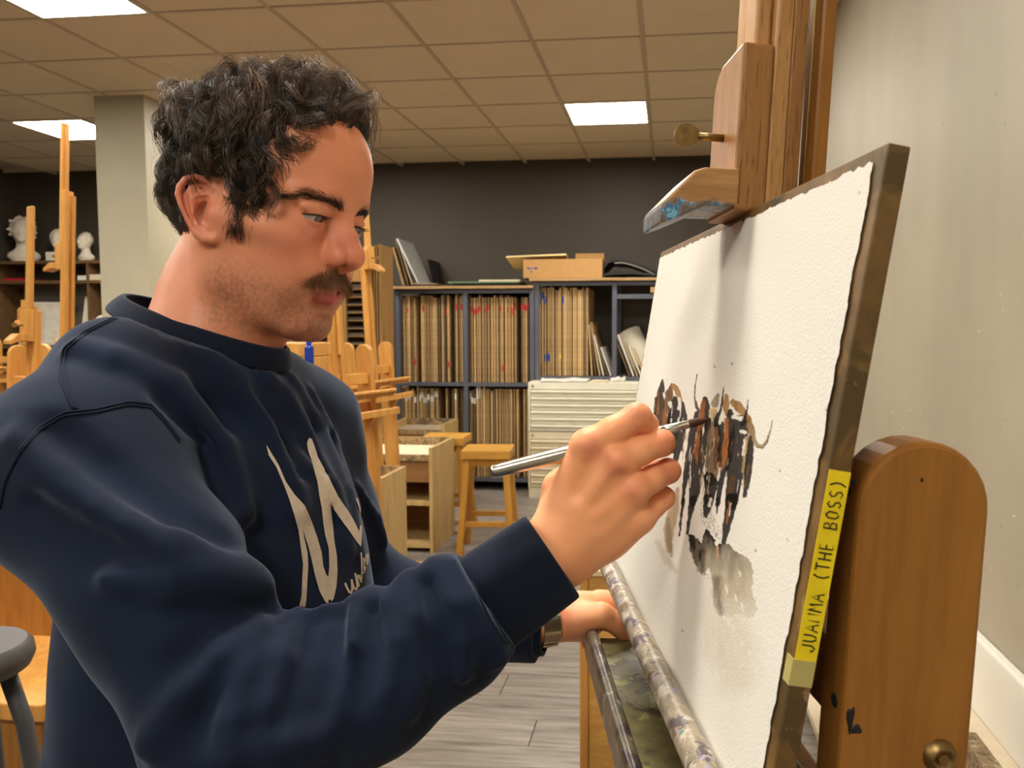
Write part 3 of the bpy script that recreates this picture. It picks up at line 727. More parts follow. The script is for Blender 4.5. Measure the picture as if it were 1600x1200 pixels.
# legs below
stroke([(165, 0, 26), (150, 100, 20), (135, 240, 12)], BLK, z=zb, seed=71); stroke([(228, 0, 54), (206, 100, 30), (188, 235, 14)], BLK, z=zb, seed=72)
stroke([(330, 0, 76), (322, 60, 52), (312, 112, 26)], BLK, z=zb, seed=73); stroke([(345, 0, 20), (335, 40, 24)], PAP, .8, 0, z=zb, seed=74); stroke([(395, 0, 28), (385, 98, 8)], BLK, z=zb, seed=75)
stroke([(490, 0, 84), (472, 80, 72), (450, 180, 52), (434, 290, 28)], BLK, z=zb, seed=76); stroke([(470, 20, 16), (452, 160, 18)], (150, 92, 50), .8, z=zb, seed=77); stroke([(480, 30, 8), (470, 110, 10)], PAP, .7, 0, z=zb, seed=78)
for (sx, sy) in ((1143, 568), (1230, 843), (1066, 985), (1116, 572), (1218, 735), (1290, 640), (1180, 860), (1342, 300)):
    stroke([(sx, sy - 1.5, 1.2), (sx + 1, sy + 1.5, 2.2)], (70, 62, 54), .8, 0, .6, .3, (0, 0, 1), sx)
n_ = NT('watercolour_paper')
at = n_.n('ShaderNodeVertexColor'); at.layer_name = 'paint'
n_.col(at.outputs[0]); n_.rough(0.75); n_.b.inputs['Specular IOR Level'].default_value = 0.06
n_.bump(n_.noise(n_.coord(), 520, 3, 0.6).outputs['Fac'], 0.55, 0.0008)
M_paper = n_.m
iu, ia = np.meshgrid(np.arange(NU - 1), np.arange(NA - 1), indexing='ij'); b0 = iu * NA + ia
Q = np.stack([b0, b0 + 1, b0 + NA + 1, b0 + NA], -1).reshape(-1, 4)
# back skin so the sheet has thickness
paper = fast_mesh('watercolour_sheet', pw.reshape(-1, 3), Q, M_paper, None, smooth=True)
ca = paper.data.color_attributes.new('paint', 'FLOAT_COLOR', 'POINT')
ca.data.foreach_set('color', np.concatenate([colr, np.ones(X.shape + (1,))], -1).astype(np.float32).ravel())
tag(paper, 'white watercolour sheet with four painted bulls, lying on the drawing board', 'painting')

# worktop and upstand along the right wall, stained bar lying on it
M_top = plain('pale_worktop', sr(206, 192, 166), 0.55, noise=0.12, nscale=9)
wt = empty('wall_worktop', (0.6, 1.6, 0), 'low pale worktop running along the grey-beige wall behind the easel', 'worktop')
box('top', (0.36, 0.2, 0.415), (XR - 0.002, 3.4, 0.44), M_top, wt, bevel=0.003)
box('upstand', (XR - 0.03, 0.2, 0.44), (XR - 0.002, 3.4, 0.632), M_white, wt, bevel=0.006)
for yy in (0.22, 1.75, 3.34): box('leg', (0.40, yy, 0), (0.45, yy + 0.05, 0.415), M_white, wt); 
for yy in (0.22, 3.34): box('leg', (0.72, yy, 0), (0.77, yy + 0.05, 0.415), M_white, wt)
M_bar = splatter('stained_bar', sr(128, 108, 78), [(sr(90, 74, 50), 30, .55), (sr(170, 156, 128), 40, .6), (sr(110, 116, 84), 36, .64)], 60, .6)
tag(box('wooden_bar', (.655, .7, .4405), (.692, 1.85, .50), M_bar, bevel=.003), 'paint-stained wooden bar lying on the pale worktop by the wall', 'wooden bar')
# light wooden cabinet behind the far end of the tray
cw = empty('wooden_cabinet', tuple(P(960, 1000, 1.62) * np.array([1, 1, 0])), 'light wooden cabinet with a corner strip standing behind the easel tray', 'cabinet')
M_ply = wood('warm_plywood', sr(226, 176, 100), sr(196, 140, 66), (3, 3, 12), 3.2, 0.4, 0.0)
pL = P(906, 1000, 1.52); x0, y0 = pL[0], pL[1]; zt = PZ(960, 896, 0)[2]
zt = P(960, 897, 1.52)[2]
box('front_panel', (x0 + .016, y0, 0.02), (x0 + .40, y0 + .018, zt), M_ply, cw, bevel=.001)
box('corner_strip', (x0, y0 - .004, 0.0), (x0 + .016, y0 + .02, zt), M_pine, cw, bevel=.002)
box('side_panel', (x0, y0 + .02, 0.02), (x0 + .016, y0 + .38, zt), M_ply, cw, bevel=.001)
box('side_panel', (x0 + .384, y0 + .02, 0.02), (x0 + .40, y0 + .38, zt), M_ply, cw, bevel=.001)
box('top', (x0 - .002, y0 - .006, zt), (x0 + .402, y0 + .39, zt + .012), plain('cream_top', sr(214, 196, 150), .5, noise=.1, nscale=20), cw, bevel=.002)

# =================================================================== BACKGROUND FURNITURE
M_metal = plain('rack_metal', sr(92, 94, 104), 0.5, 0.3, noise=.08)
M_edge = plain('board_edge', sr(186, 154, 106), 0.75, noise=.25, nscale=25, vary=0.30)
M_edge2 = plain('board_edge_dark', sr(104, 84, 56), 0.75, noise=.3, nscale=25, vary=0.25)
M_red = plain('red_tape', sr(188, 34, 40), .5); M_blue = plain('blue_tape', sr(24, 84, 170), .5); M_wtape = plain('white_tape', sr(226, 222, 214), .5)
M_orange = plain('orange_tape', sr(240, 110, 20), .5); M_yellow = plain('yellow_spot', sr(230, 200, 40), .5)
M_shelfwood = wood('shelf_board', sr(190, 156, 108), sr(150, 116, 74), (1, 8, 8), 3, .6, .05)
YR = 6.88                                    # front of the board racks
def ex(x, Y=YR, y=517): return PY(x, y, Y)[0]
def ez(y, Y=YR, x=760): return PY(x, y, Y)[2]
def rack(name, label, xs, zs, top_mat, top_ext):
    e = empty(name, (xs[0], YR + .3, 0), label, 'rack')
    x0, x1 = xs[0], xs[-1]
    for x in xs:
        for yy in (YR, YR + .62): box('upright', (x - .02, yy, 0), (x + .02, yy + .04, zs[-1] - .012), M_metal, e, bevel=.003)
    for z in zs[:-1]:
        for a, b in zip(xs[:-1], xs[1:]):
            box('beam', (a + .02, YR + .002, z - .022), (b - .02, YR + .035, z + .010), M_metal, e, bevel=.002)
            box('beam', (a + .02, YR + .622, z - .022), (b - .02, YR + .655, z + .010), M_metal, e, bevel=.002)
            box('deck', (a + .02, YR + .036, z - .004), (b - .02, YR + .62, z + .010), M_metal, e)
    for a, b in zip(xs[:-1], xs[1:]): box('beam', (a + .02, YR + .002, zs[-1] - .05), (b - .02, YR + .035, zs[-1] - .016), M_metal, e, bevel=.002)
    box('top_board', (x0 - top_ext, YR - .05, zs[-1] - .012), (x1 + .02, YR + .70, zs[-1] + .012), top_mat, e, bevel=.002)
    return e
zm = ez(600); zt1 = ez(449); zt2 = ez(438)
rackL = rack('board_rack', 'dark grey metal rack holding drawing boards, beside the wooden drying rack', [ex(621), ex(727), ex(831)], [.10, zm, zt1], M_shelfwood, .03)
rackR = rack('board_rack', 'dark grey metal rack with the cardboard box on top', [ex(831) + .045, ex(960), ex(1075)], [.10, zm + .06, zt2], M_shelfwood, .06)
for xx in (ex(960), ex(1075) - .04): pass
box('beam', (ex(962), YR + .002, ez(468)), (ex(1073), YR + .035, ez(461)), M_metal, rackR, bevel=.002)
me_cache = {}
ORD = 'first second third fourth fifth sixth seventh eighth ninth tenth eleventh twelfth thirteenth fourteenth fifteenth sixteenth seventeenth eighteenth nineteenth twentieth'.split()
ORD += ['twenty-' + o for o in ORD[:9]] + ['thirtieth'] + ['thirty-' + o for o in ORD[:9]]
def board_thing(x, w, z0, z1, yoff, label, group, mat, lean=0.0, depth=.6, name='drawing_board'):
    key = (round(w, 3), round(z1 - z0, 2), mat.name)
    if key not in me_cache:
        bm = bmesh.new(); bmesh.ops.create_cube(bm, size=1)
        for v in bm.verts: v.co = Vector((v.co.x * w, (v.co.y + .5) * depth, (v.co.z + .5) * (z1 - z0)))
        bmesh.ops.bevel(bm, geom=bm.edges[:], offset=.001, segments=1, affect='EDGES')
        me = bpy.data.meshes.new('drawing_board'); bm.to_mesh(me); bm.free(); me.materials.append(mat); me_cache[key] = me
    o = bpy.data.objects.new(name, me_cache[key]); COL.objects.link(o)
    o.location = (x, YR + .03 + yoff, z0); o.rotation_euler = (0, lean, 0)
    return tag(o, label, 'board', group)
tape_cache = {}
def tape_on(b, z, h, mat, w):
    key = (round(w, 3), round(h, 3), mat.name)
    if key not in tape_cache:
        me = bpy.data.meshes.new('tape'); V = [(sx * w / 2, sy, sz * h / 2) for sx in (-1, 1) for sy in (-.0014, .0) for sz in (-1, 1)]
        me.from_pydata(V, [], [(0, 1, 3, 2), (4, 6, 7, 5), (0, 4, 5, 1), (2, 3, 7, 6), (0, 2, 6, 4), (1, 5, 7, 3)]); me.materials.append(mat); tape_cache[key] = me
    o = bpy.data.objects.new('tape', tape_cache[key]); COL.objects.link(o); o.parent = b; o.location = (0, -.0002, z)
def bay(x0, x1, z0, z1, label, group, gaps=(), tapes=(), dark=.25, seed=0):
    r = random.Random(seed); x = x0; ws = (.010, .012, .014, .016); out = []
    while x < x1 - .012:
        w_ = r.choice(ws)
        if not any(a < x - w_ < b or a < x < b for a, b in gaps):
            hgt = z1 - z0 - r.uniform(.004, .035)
            b = board_thing(x + w_ / 2, w_, z0, z0 + round(hgt * 50) / 50, r.uniform(0, .03), label, group, M_edge2 if r.random() < dark else M_edge)
            marks = []
            for (zt, prob, mat, hh, jit, xa, xb) in tapes:
                if xa <= x <= xb and r.random() < prob:
                    tape_on(b, zt - z0 + r.uniform(-jit, jit), hh, mat, w_ + .001); marks.append(mat.name.split('_')[0])
            tone = 'dark brown board' if b.data.materials[0] == M_edge2 else 'brown board'
            b['label'] = '%s%s, %s from left in %s' % (tone, (' with %s tape' % marks[0]) if marks else '', ORD[len(out)], label)
            out.append(b)
        x += w_ + r.choice((.003, .005, .008, .012))
    return out
def gx_(a, b): return (ex(a), ex(b))
red = lambda y, a, b, p=.5: (ez(y), p, M_red, .05, .03, ex(a), ex(b))
wht = lambda y, a, b, p=.7: (ez(y), p, M_wtape, .05, .03, ex(a), ex(b))
blu = lambda y, a, b, p=.7: (ez(y), p, M_blue, .06, .03, ex(a), ex(b))
bay(ex(625), ex(722), zm + .012, ez(458), 'upper bay beside the drying rack', 'boards in the first upper rack bay', [gx_(647, 652), gx_(699, 703)], [red(482, 628, 722, .45), red(568, 640, 700, .12), (ez(556), .5, M_orange, .06, .01, ex(637), ex(641))], seed=1)
bay(ex(731), ex(827), zm + .012, ez(460), 'upper bay under the green board', 'boards in the second upper rack bay', [gx_(803, 808)], [red(482, 733, 762, .7), red(482, 780, 806, .7), red(480, 812, 827, .5), red(574, 740, 790, .14)], seed=2)
bay(ex(837), ex(918), zm + .072, ez(447), 'bay under the cardboard box', 'boards in the bay under the cardboard box', [], [blu(467, 840, 856, .8), blu(470, 862, 882, .6), blu(563, 850, 860, .6), (ez(558), .5, M_yellow, .03, .01, ex(872), ex(876))], dark=.15, seed=3)
bay(ex(606), ex(722), .112, zm - .03, 'lower bay behind a low cabinet', 'boards in the first lower rack bay', [gx_(681, 690), gx_(695, 700), gx_(708, 712)], [wht(622, 626, 682, .75), wht(625, 696, 722, .6), (ez(617), .5, M_red, .05, .01, ex(699), ex(704))], seed=4)
bay(ex(731), ex(823), .112, zm - .03, 'lower bay behind the stools', 'boards in the second lower rack bay', [gx_(806, 811)], [wht(625, 730, 738, .9), (ez(612), .9, M_wtape, .12, .01, ex(741), ex(746)), red(630, 812, 823, .7)], dark=.1, seed=5)
# leaning boards in the bay right of the stacked ones
for i, (xb, hh, ln, mm) in enumerate(((924, .44, -.06, M_edge), (930, .46, -.11, M_edge2), (936, .47, -.17, M_edge), (942, .36, -.23, M_wtape), (948, .40, -.30, M_edge2), (953, .26, -.34, M_wtape))):
    b = board_thing(ex(xb), .0122, zm + .075, zm + .075 + hh, .02 + .01 * i, ['brown board leaning first beside the upright stack', 'dark brown board leaning second beside the upright stack', 'tall brown board leaning third in the half-empty bay', 'white board leaning fourth in the half-empty bay', 'dark board leaning most steeply in the half-empty bay', 'short white board leaning against the metal post'][i], 'boards leaning in the half-empty bay', mm, 0)
    b.location.x = ex(xb) + hh * math.sin(ln) * 0; b.rotation_euler = (0, ln, 0)
for i, (xb, hh, ln, mm) in enumerate(((984, .30, -.36, M_edge2), (990, .38, -.36, M_wtape), (996, .31, -.36, M_edge), (1002, .28, -.38, M_wtape), (1008, .26, -.40, M_edge))):
    b = board_thing(ex(xb), .0121, zm + .075, zm + .075 + hh, -.02, ['dark board leaning right of the metal post', 'white card leaning beside the rolled paper', 'brown board leaning beside the rolled paper', 'pale card leaning in front of the rolled paper', 'lowest brown board under the rolled paper'][i], 'cards leaning by the rolled paper', mm, 0, depth=.10)
    b.rotation_euler = (0, ln, 0)
# rolled paper tube with a loose flap
M_roll = plain('cream_roll', sr(212, 204, 186), .7, noise=.05)
rl = empty('paper_roll', (ex(985), YR + .22, zm + .08), 'large cream roll of paper leaning in the right rack bay', 'paper roll')
a0 = np.array([ex(1006), YR + .27, ez(573)]); a1 = np.array([ex(978), YR + .36, ez(520)])
ta = a1 - a0; Ln = np.linalg.norm(ta); ta /= Ln
bx_ = np.cross(ta, [0, 1, 0]); bx_ /= np.linalg.norm(bx_); by_ = np.cross(ta, bx_)
Mr = frame(a0, bx_, by_, ta)
lathe('roll', [(.105, 0), (.112, .005), (.112, Ln), (.104, Ln), (.104, .01), (.0, .01)], M_roll, rl, M=Mr, n=28)
box('label_card', (-.06, -.1165, .06), (.07, -.112, Ln - .07), plain('pale_card', sr(236, 230, 216), .6), rl, M=Mr)
box('rack_block', (ex(1016), YR - .02, ez(459)), (ex(1040), YR + .2, ez(450)), M_shelfwood)
bpy.data.objects['rack_block'].name = 'wood_offcut'; tag(bpy.data.objects['wood_offcut'], 'short pale wood offcut lying on the rack beam by the painting', 'offcut')

# things on top of the racks
M_card = plain('cardboard', sr(178, 136, 82), .8, noise=.06, nscale=20); M_cardl = plain('cardboard_pale', sr(222, 198, 140), .7)
zb_ = zt2 + .013
cbx = empty('cardboard_box', (ex(880), YR + .3, zb_), 'flat brown cardboard box with open lid on the rack, blue print on its side', 'box')
X0, X1, ZT = ex(818), ex(941), ez(406)
box('front', (X0, YR + .0, zb_), (X1, YR + .006, ZT), M_card, cbx); box('back', (X0, YR + .44, zb_), (X1, YR + .446, ZT), M_card, cbx)
box('side', (X0, YR + .006, zb_), (X0 + .006, YR + .44, ZT), M_card, cbx); box('side', (X1 - .006, YR + .006, zb_), (X1, YR + .44, ZT), M_card, cbx)
box('bottom', (X0, YR + .0, zb_), (X1, YR + .446, zb_ + .005), M_card, cbx)
box('back_flap', (ex(890), YR + .442, ZT - .01), (ex(937), YR + .448, ez(390)), M_card, cbx)
ld = box('lid', (0, 0, 0), (.52, .40, .012), M_cardl, cbx, M=frame((ex(792), YR - .02, ez(403)), (.999, 0, .03), (0, .98, -.2), (-.03, .2, .98)))
for (a, b, c, d) in ((824, 420, 4, 3), (829, 420, 5, 1.5), (835, 420, 5, 3), (829, 425, 3, 2)):
    box('print_mark', (ex(a), YR - .001, ez(b + d / 2)), (ex(a + c), YR, ez(b - d / 2)), plain('blue_print', sr(40, 60, 150), .6), cbx)
M_black = plain('black_fabric', sr(26, 25, 26), .6, noise=.2, nscale=30); M_greyc = plain('grey_seam', sr(140, 132, 122), .5)
pf = empty('portfolio_bag', (ex(985), YR + .25, zb_), 'black portfolio bag lying bent on the rack next to the cardboard box', 'bag')
def sweep(name, pr, y0, y1, th, mat, par):
    up = [(p[0], p[1] + th / 2) for p in pr]; dn = [(p[0], p[1] - th / 2) for p in pr[::-1]]
    return prism(name, up + dn, y0, y1, mat, par, smooth=True)
pr = [(ex(x), ez(y)) for x, y in ((943, 430), (944, 419), (951, 411), (962, 408), (975, 409), (990, 414), (1010, 421), (1028, 428))]
sweep('upper_flap', pr, YR - .02, YR + .5, .020, M_black, pf)
pr2 = [(ex(x), ez(y)) for x, y in ((960, 413), (975, 413), (992, 418), (1010, 425), (1022, 431))]
sweep('seam', pr2, YR - .024, YR + .45, .008, M_greyc, pf)
pr3 = [(ex(x), ez(y)) for x, y in ((943, 431), (960, 429), (990, 429), (1028, 432))]
sweep('lower_flap', pr3, YR - .02, YR + .5, .020, M_black, pf)
# leaning panels, flat pads and papers on the left rack
zl = zt1 + .012
M_glass = plain('grey_panel', sr(176, 178, 176), .3); M_pale = plain('pale_board', sr(214, 200, 168), .6); M_green = plain('green_board', sr(98, 126, 96), .6)
def lean_panel(nm, xb, xt, yt, th, mat, lab, y0):
    p0 = np.array([ex(xb), 0, zl + .012]); p1 = np.array([ex(xt), 0, ez(yt)])
    d = (p1 - p0); L_ = np.linalg.norm(d); d /= L_; nrm = np.array([d[2], 0, -d[0]])
    o = box(nm, (0, 0, 0), (th, .42, L_), mat, M=frame((p0[0], YR + y0, p0[2]), nrm, (0, 1, 0), d), bevel=.001)
    return tag(o, lab, 'panel', 'panels leaning on the rack')
lean_panel('leaning_board', 630, 615, 385, .012, M_shelfwood, 'brown board leaning outermost on the rack by the drying rack', .0)
lean_panel('leaning_board', 636, 618, 374, .010, M_edge2, 'dark board leaning between the brown board and grey panel', .03)
lean_panel('leaning_board', 641, 619, 371, .008, M_pale, 'thin pale board leaning behind the grey panel', .06)
gp = lean_panel('glossy_board', 655, 622, 372, .016, M_glass, 'light grey glossy panel leaning on the left rack top', -.02)
p0 = PY(655, 437, YR - .02)
lean_panel('leaning_board', 660, 650, 398, .008, M_black, 'small black board standing behind the grey panel', .35)
def flat(nm, xa, xb, ya, yb, y0, y1, mat, lab, cat):
    o = box(nm, (ex(xa), YR + y0, ez(yb)), (ex(xb), YR + y1, ez(ya)), mat, bevel=.002); return tag(o, lab, cat)
zz = ez(447)
def stackbox(nm, xa, xb, z0, z1, y0, y1, mat, lab, cat): return tag(box(nm, (ex(xa), YR + y0, z0), (ex(xb), YR + y1, z1), mat, bevel=.002), lab, cat)
stackbox('sketch_pad', 645, 688, zl, zl + .016, -.03, .35, M_black, 'black sketch pad lying at the foot of the grey panel', 'pad')
stackbox('cork_board', 646, 683, zl + .0165, zl + .026, -.02, .33, M_shelfwood, 'thin brown board lying on the black sketch pad', 'board')
stackbox('black_folder', 708, 810, zl, zl + .022, -.02, .45, M_black, 'black folder lying under the green board', 'folder')
stackbox('green_board', 702, 812, zl + .0225, zl + .036, -.04, .45, M_green, 'long green board lying flat on the left rack', 'board')
stackbox('paper_pad', 750, 770, zl + .0365, zl + .052, -.03, .3, M_pale, 'small cream paper pad lying on the green board', 'pad')
stackbox('paper_pad', 771, 813, zl + .0365, zl + .050, -.035, .3, M_pale, 'longer cream paper pad lying at the end of the green board', 'pad')

# white flat-file cabinets, two stacked units with drawers
M_cream = plain('cream_enamel', sr(238, 233, 214), .4, noise=.04, nscale=8); M_cream2 = plain('cream_enamel_old', sr(226, 214, 184), .4, noise=.06, nscale=8)
YC = 6.60
fx0, fx1 = PY(825, 600, YC)[0], PY(825, 600, YC)[0] + 1.12
ztp = PY(825, 597, YC)[2]; zmid = PY(825, 674, YC)[2]; zlo = PY(825, 762, YC)[2]
for (nm, z0, z1, mt, nd, lab) in (('flat_file_cabinet', zmid, ztp, M_cream, 6, 'upper white flat-file cabinet with shallow drawers, papers on top'), ('flat_file_cabinet', .09, zmid - .002, M_cream2, 7, 'lower cream flat-file cabinet standing on the floor')):
    e = empty(nm, (fx0 + .55, YC + .35, z0), lab, 'cabinet', 'flat-file cabinets')
    yb2 = YR - .012
    # shell
    box('body', (fx0 + .016, YC + .022, z0 + .002), (fx1 - .016, yb2, z1 - .002), mt, e)
    box('side', (fx0, YC, z0), (fx0 + .016, yb2, z1), mt, e, bevel=.003); box('side', (fx1 - .016, YC, z0), (fx1, yb2, z1), mt, e, bevel=.003)
    box('top_rail', (fx0 + .016, YC, z1 - .06), (fx1 - .016, YC + .022, z1), mt, e, bevel=.003)
    dh = (z1 - .064 - z0 - .004) / nd
    for k in range(nd):
        zz0 = z0 + .004 + k * dh
        d_ = box('drawer', (fx0 + .02, YC + .006, zz0 + .002), (fx1 - .02, YC + .022, zz0 + dh - .002), mt, e, bevel=.001)
        prism('pull', [(YC + .008, zz0 + dh - .004), (YC - .016, zz0 + dh - .006), (YC - .018, zz0 + dh - .016), (YC - .010, zz0 + dh - .028), (YC + .008, zz0 + dh - .024)], fx0 + .024, fx1 - .024, mt, d_, M=frame((0, 0, 0), (0, 1, 0), (1, 0, 0), (0, 0, 1)))
    box('lock', (fx0 + .03, YC - .004, z1 - .040), (fx0 + .046, YC, z1 - .024), M_brassd, e)
    if z0 < .2:
        box('plinth', (fx0, YC + .02, 0), (fx1, yb2, .09), mt, e)
# crumpled papers on the cabinet
M_sheet = plain('white_sheet', sr(220, 216, 206), .6)
def crumple(nm, x0, x1, y0, y1, z, amp, lab, seed, mat=M_sheet):
    nx, ny = 18, 10; gx0, gy0 = np.meshgrid(np.linspace(x0, x1, nx), np.linspace(y0, y1, ny))
    hz = z + amp * fbm((gx0 - x0) * 14, (gy0 - y0) * 9, seed, 3)
    top = np.stack([gx0, gy0, hz + .002], -1).reshape(-1, 3); bot = np.stack([gx0, gy0, np.minimum(hz, z + .0)], -1).reshape(-1, 3)
    b0 = (np.arange(ny - 1)[:, None] * nx + np.arange(nx - 1)[None, :]).ravel()
    Q = np.stack([b0, b0 + 1, b0 + nx + 1, b0 + nx], 1); n0 = nx * ny
    rim = []
    for i in range(nx - 1): rim += [(i + 1, i, i + n0, i + 1 + n0), ((ny - 1) * nx + i, (ny - 1) * nx + i + 1, (ny - 1) * nx + i + 1 + n0, (ny - 1) * nx + i + n0)]
    for j in range(ny - 1): rim += [(j * nx, (j + 1) * nx, (j + 1) * nx + n0, j * nx + n0), ((j + 1) * nx + nx - 1, j * nx + nx - 1, j * nx + nx - 1 + n0, (j + 1) * nx + nx - 1 + n0)]
    o = fast_mesh(nm, np.concatenate([top, bot]), np.concatenate([Q, Q[:, ::-1] + n0, np.array(rim)]), mat, smooth=False)
    return tag(o, lab, 'paper', 'loose papers on the cabinet')
crumple('loose_paper', fx0 + .10, fx0 + .50, YC + .0, YC + .2, ztp + .001, .035, 'crumpled white paper on the left of the cabinet top', 3)
crumple('loose_paper', fx0 + .52, fx0 + .66, YC + .02, YC + .2, ztp + .001, .02, 'flat scrap of paper in the middle of the cabinet top', 5, M_pale)
crumple('loose_paper', fx0 + .68, fx0 + .80, YC + .03, YC + .2, ztp + .001, .06, 'puffed-up crumpled paper right on the cabinet top', 8)

# drying rack of wood with stacked sheets, behind the easels
M_oldw = wood('old_rack_wood', sr(168, 130, 78), sr(132, 98, 54), (10, 10, 1), 3, .6, .06)
YD = 5.95
dx = lambda x: PY(x, 480, YD)[0]; dz = lambda y: PY(580, y, YD)[2]
dr = empty('drying_rack', (dx(545), YD + .3, 0), 'wooden drying rack stacked with dark sheets behind the easels', 'rack')
DX0, DX1 = dx(455), dx(575)
for x_ in (DX0, dx(535), DX1 - .03): box('upright', (x_, YD, 0), (x_ + .03, YD + .03, dz(382)), M_oldw, dr, bevel=.002)
box('side_panel', (dx(592), YD, 0), (dx(592) + .02, YD + .26, dz(382)), M_oldw, dr, bevel=.002)
for k, x_ in enumerate((580, 585, 589)): box('divider', (dx(x_), YD - .005 * k, 0), (dx(x_) + .008, YD + .25, dz(384)), M_oldw, dr)
box('side_panel', (DX0 - .02, YD, 0), (DX0, YD + .26, dz(382)), M_oldw, dr)
box('back_panel', (DX0 - .02, YD + .26, 0), (dx(592) + .02, YD + .272, dz(382)), M_oldw, dr)
for k in range(15):
    z_ = dz(612) + k * (dz(440) - dz(612)) / 14
    box('shelf', (DX0, YD + .01, z_), (DX1, YD + .258, z_ + .008), M_oldw, dr)
    if k < 14:
        s_ = tag(box('sheet_stack', (DX0 + .02, YD + .03, z_ + .0085), (DX1 - .035, YD + .24, z_ + .008 + rng.uniform(.012, .034)), plain('dark_sheets_%d' % (k % 3), [sr(74, 66, 58), sr(96, 84, 66), sr(60, 58, 60)][k % 3], .7, noise=.2, nscale=60)), '%s sheet stack on the %s drying rack shelf from the bottom' % (['brown-grey', 'tan', 'charcoal'][k % 3], ORD[k]), 'paper stack', 'sheet stacks in the drying rack')

# low wooden cabinets (open front, tray top)
M_lw = wood('pale_plywood', sr(206, 176, 120), sr(172, 140, 86), (8, 8, 1), 2.6, .55, .06)
M_lwf = wood('brown_board', sr(150, 106, 60), sr(118, 78, 40), (1, 8, 8), 2.6, .6, .05)
M_lwt = splatter('stained_rim', sr(150, 122, 82), [(sr(96, 82, 60), 18, .55), (sr(180, 160, 120), 22, .6), (sr(70, 76, 80), 30, .68)], 40, .6)
def low_cabinet(label, xr, y0, w_, dep, h_, top):
    e = empty('low_cabinet', (xr - w_ / 2, y0 + dep / 2, 0), label, 'cabinet', 'low wooden studio cabinets')
    x0 = xr - w_
    box('side_panel', (xr - .022, y0, 0), (xr, y0 + dep, h_), M_lw, e, bevel=.002)
    box('side_panel', (x0, y0, 0), (x0 + .022, y0 + dep, h_), M_lw, e, bevel=.002)
    box('back_panel', (x0 + .022, y0 + dep - .016, .03), (xr - .022, y0 + dep, h_), M_lwt, e, bevel=.001)
    box('front_rail', (x0 + .022, y0 + .002, h_ - .085), (xr - .022, y0 + .02, h_ - .045), M_lwt, e, bevel=.002)
    box('apron', (x0 + .022, y0 + .012, h_ - .22), (xr - .022, y0 + .024, h_ - .086), M_lwf, e)
    box('top', (x0 + .022, y0 + .02, h_ - .075), (xr - .022, y0 + dep - .016, h_ - .055), top, e)
    box('shelf', (x0 + .022, y0 + .012, .30), (xr - .022, y0 + dep - .016, .325), M_lw, e, bevel=.001)
    box('bottom', (x0 + .022, y0 + .012, .03), (xr - .022, y0 + dep - .016, .05), M_lw, e)
    box('inner_panel', (x0 + .022, y0 + dep - .03, .05), (xr - .022, y0 + dep - .017, h_ - .08), M_lwf, e)
    return e
HC = .67
M_ivory = plain('ivory_top', sr(226, 212, 180), .5, noise=.05)
M_greytop = plain('grey_worn_top', sr(176, 162, 138), .6, noise=.15, nscale=10)
q = PZ(675, 700, HC); low_cabinet('low wooden cabinet with ivory tray top next to the front stool', q[0], q[1], .62, .52, HC, M_ivory)
q = PZ(582, 755, HC); low_cabinet('low pale wooden cabinet nearest the man, in front of the ivory-topped one', q[0], q[1], .34, .50, HC, M_greytop)
q = PZ(694, 663, HC); low_cabinet('low wooden cabinet standing against the board racks, grey worn top', q[0], q[1], .46, .42, HC, M_greytop)
# stools
M_stool = wood('stool_wood', sr(206, 156, 70), sr(172, 122, 46), (1, 8, 8), 3, .45, .05); M_stooll = wood('stool_leg_wood', sr(204, 150, 66), sr(170, 116, 42), (9, 9, 1), 3, .45, .05)
def stool(label, loc, rz=0.0, h_=.66):
    e = empty('wooden_stool', loc, label, 'stool', 'square wooden stools', rz=rz)
    K = dict(parent=e, world=False)
    box('seat', (-.155, -.155, h_ - .055), (.155, .155, h_), M_stool, bevel=.005, **K)
    t_, b_ = .120, .165
    for sx in (-1, 1):
        for sy in (-1, 1):
            p0 = Vector((sx * b_, sy * b_, 0)); p1 = Vector((sx * t_, sy * t_, h_ - .056)); d = (p1 - p0); L_ = d.length; d.normalize()
            xx = Vector((1, 0, 0)); xx = (xx - d * xx.dot(d)).normalized(); yy = d.cross(xx)
            box('leg', (-.020, -.020, 0.0), (.020, .020, L_), M_stooll, bevel=.003, M=frame(p0, xx, yy, d), **K)
    for (z_, off) in ((.20, 0), (.14, 1)):
        r_ = b_ - (b_ - t_) * z_ / h_
        for s in (-1, 1):
            if off == 0: box('stretcher', (-r_ + .02, s * r_ - .010, z_ - .016), (r_ - .02, s * r_ + .010, z_ + .016), M_stooll, bevel=.002, **K)
            else: box('stretcher', (s * r_ - .010, -r_ + .02, z_ - .016), (s * r_ + .010, r_ - .02, z_ + .016), M_stooll, bevel=.002, **K)
    for s in (-1, 1):
        box('apron', (-t_ + .02, s * t_ - .009, h_ - .10), (t_ - .02, s * t_ + .009, h_ - .056), M_stooll, bevel=.001, **K)
        box('apron', (s * t_ - .009, -t_ + .02, h_ - .10), (s * t_ + .009, t_ - .02, h_ - .056), M_stooll, bevel=.001, **K)
    return e
q = PZ(763, 699, .66); stool('square wooden stool standing clear in front of the white cabinet', (q[0], q[1], 0), .10)
q = PZ(697, 680, .66); stool('square wooden stool half hidden behind the ivory-topped cabinet', (q[0], q[1], 0), .05)

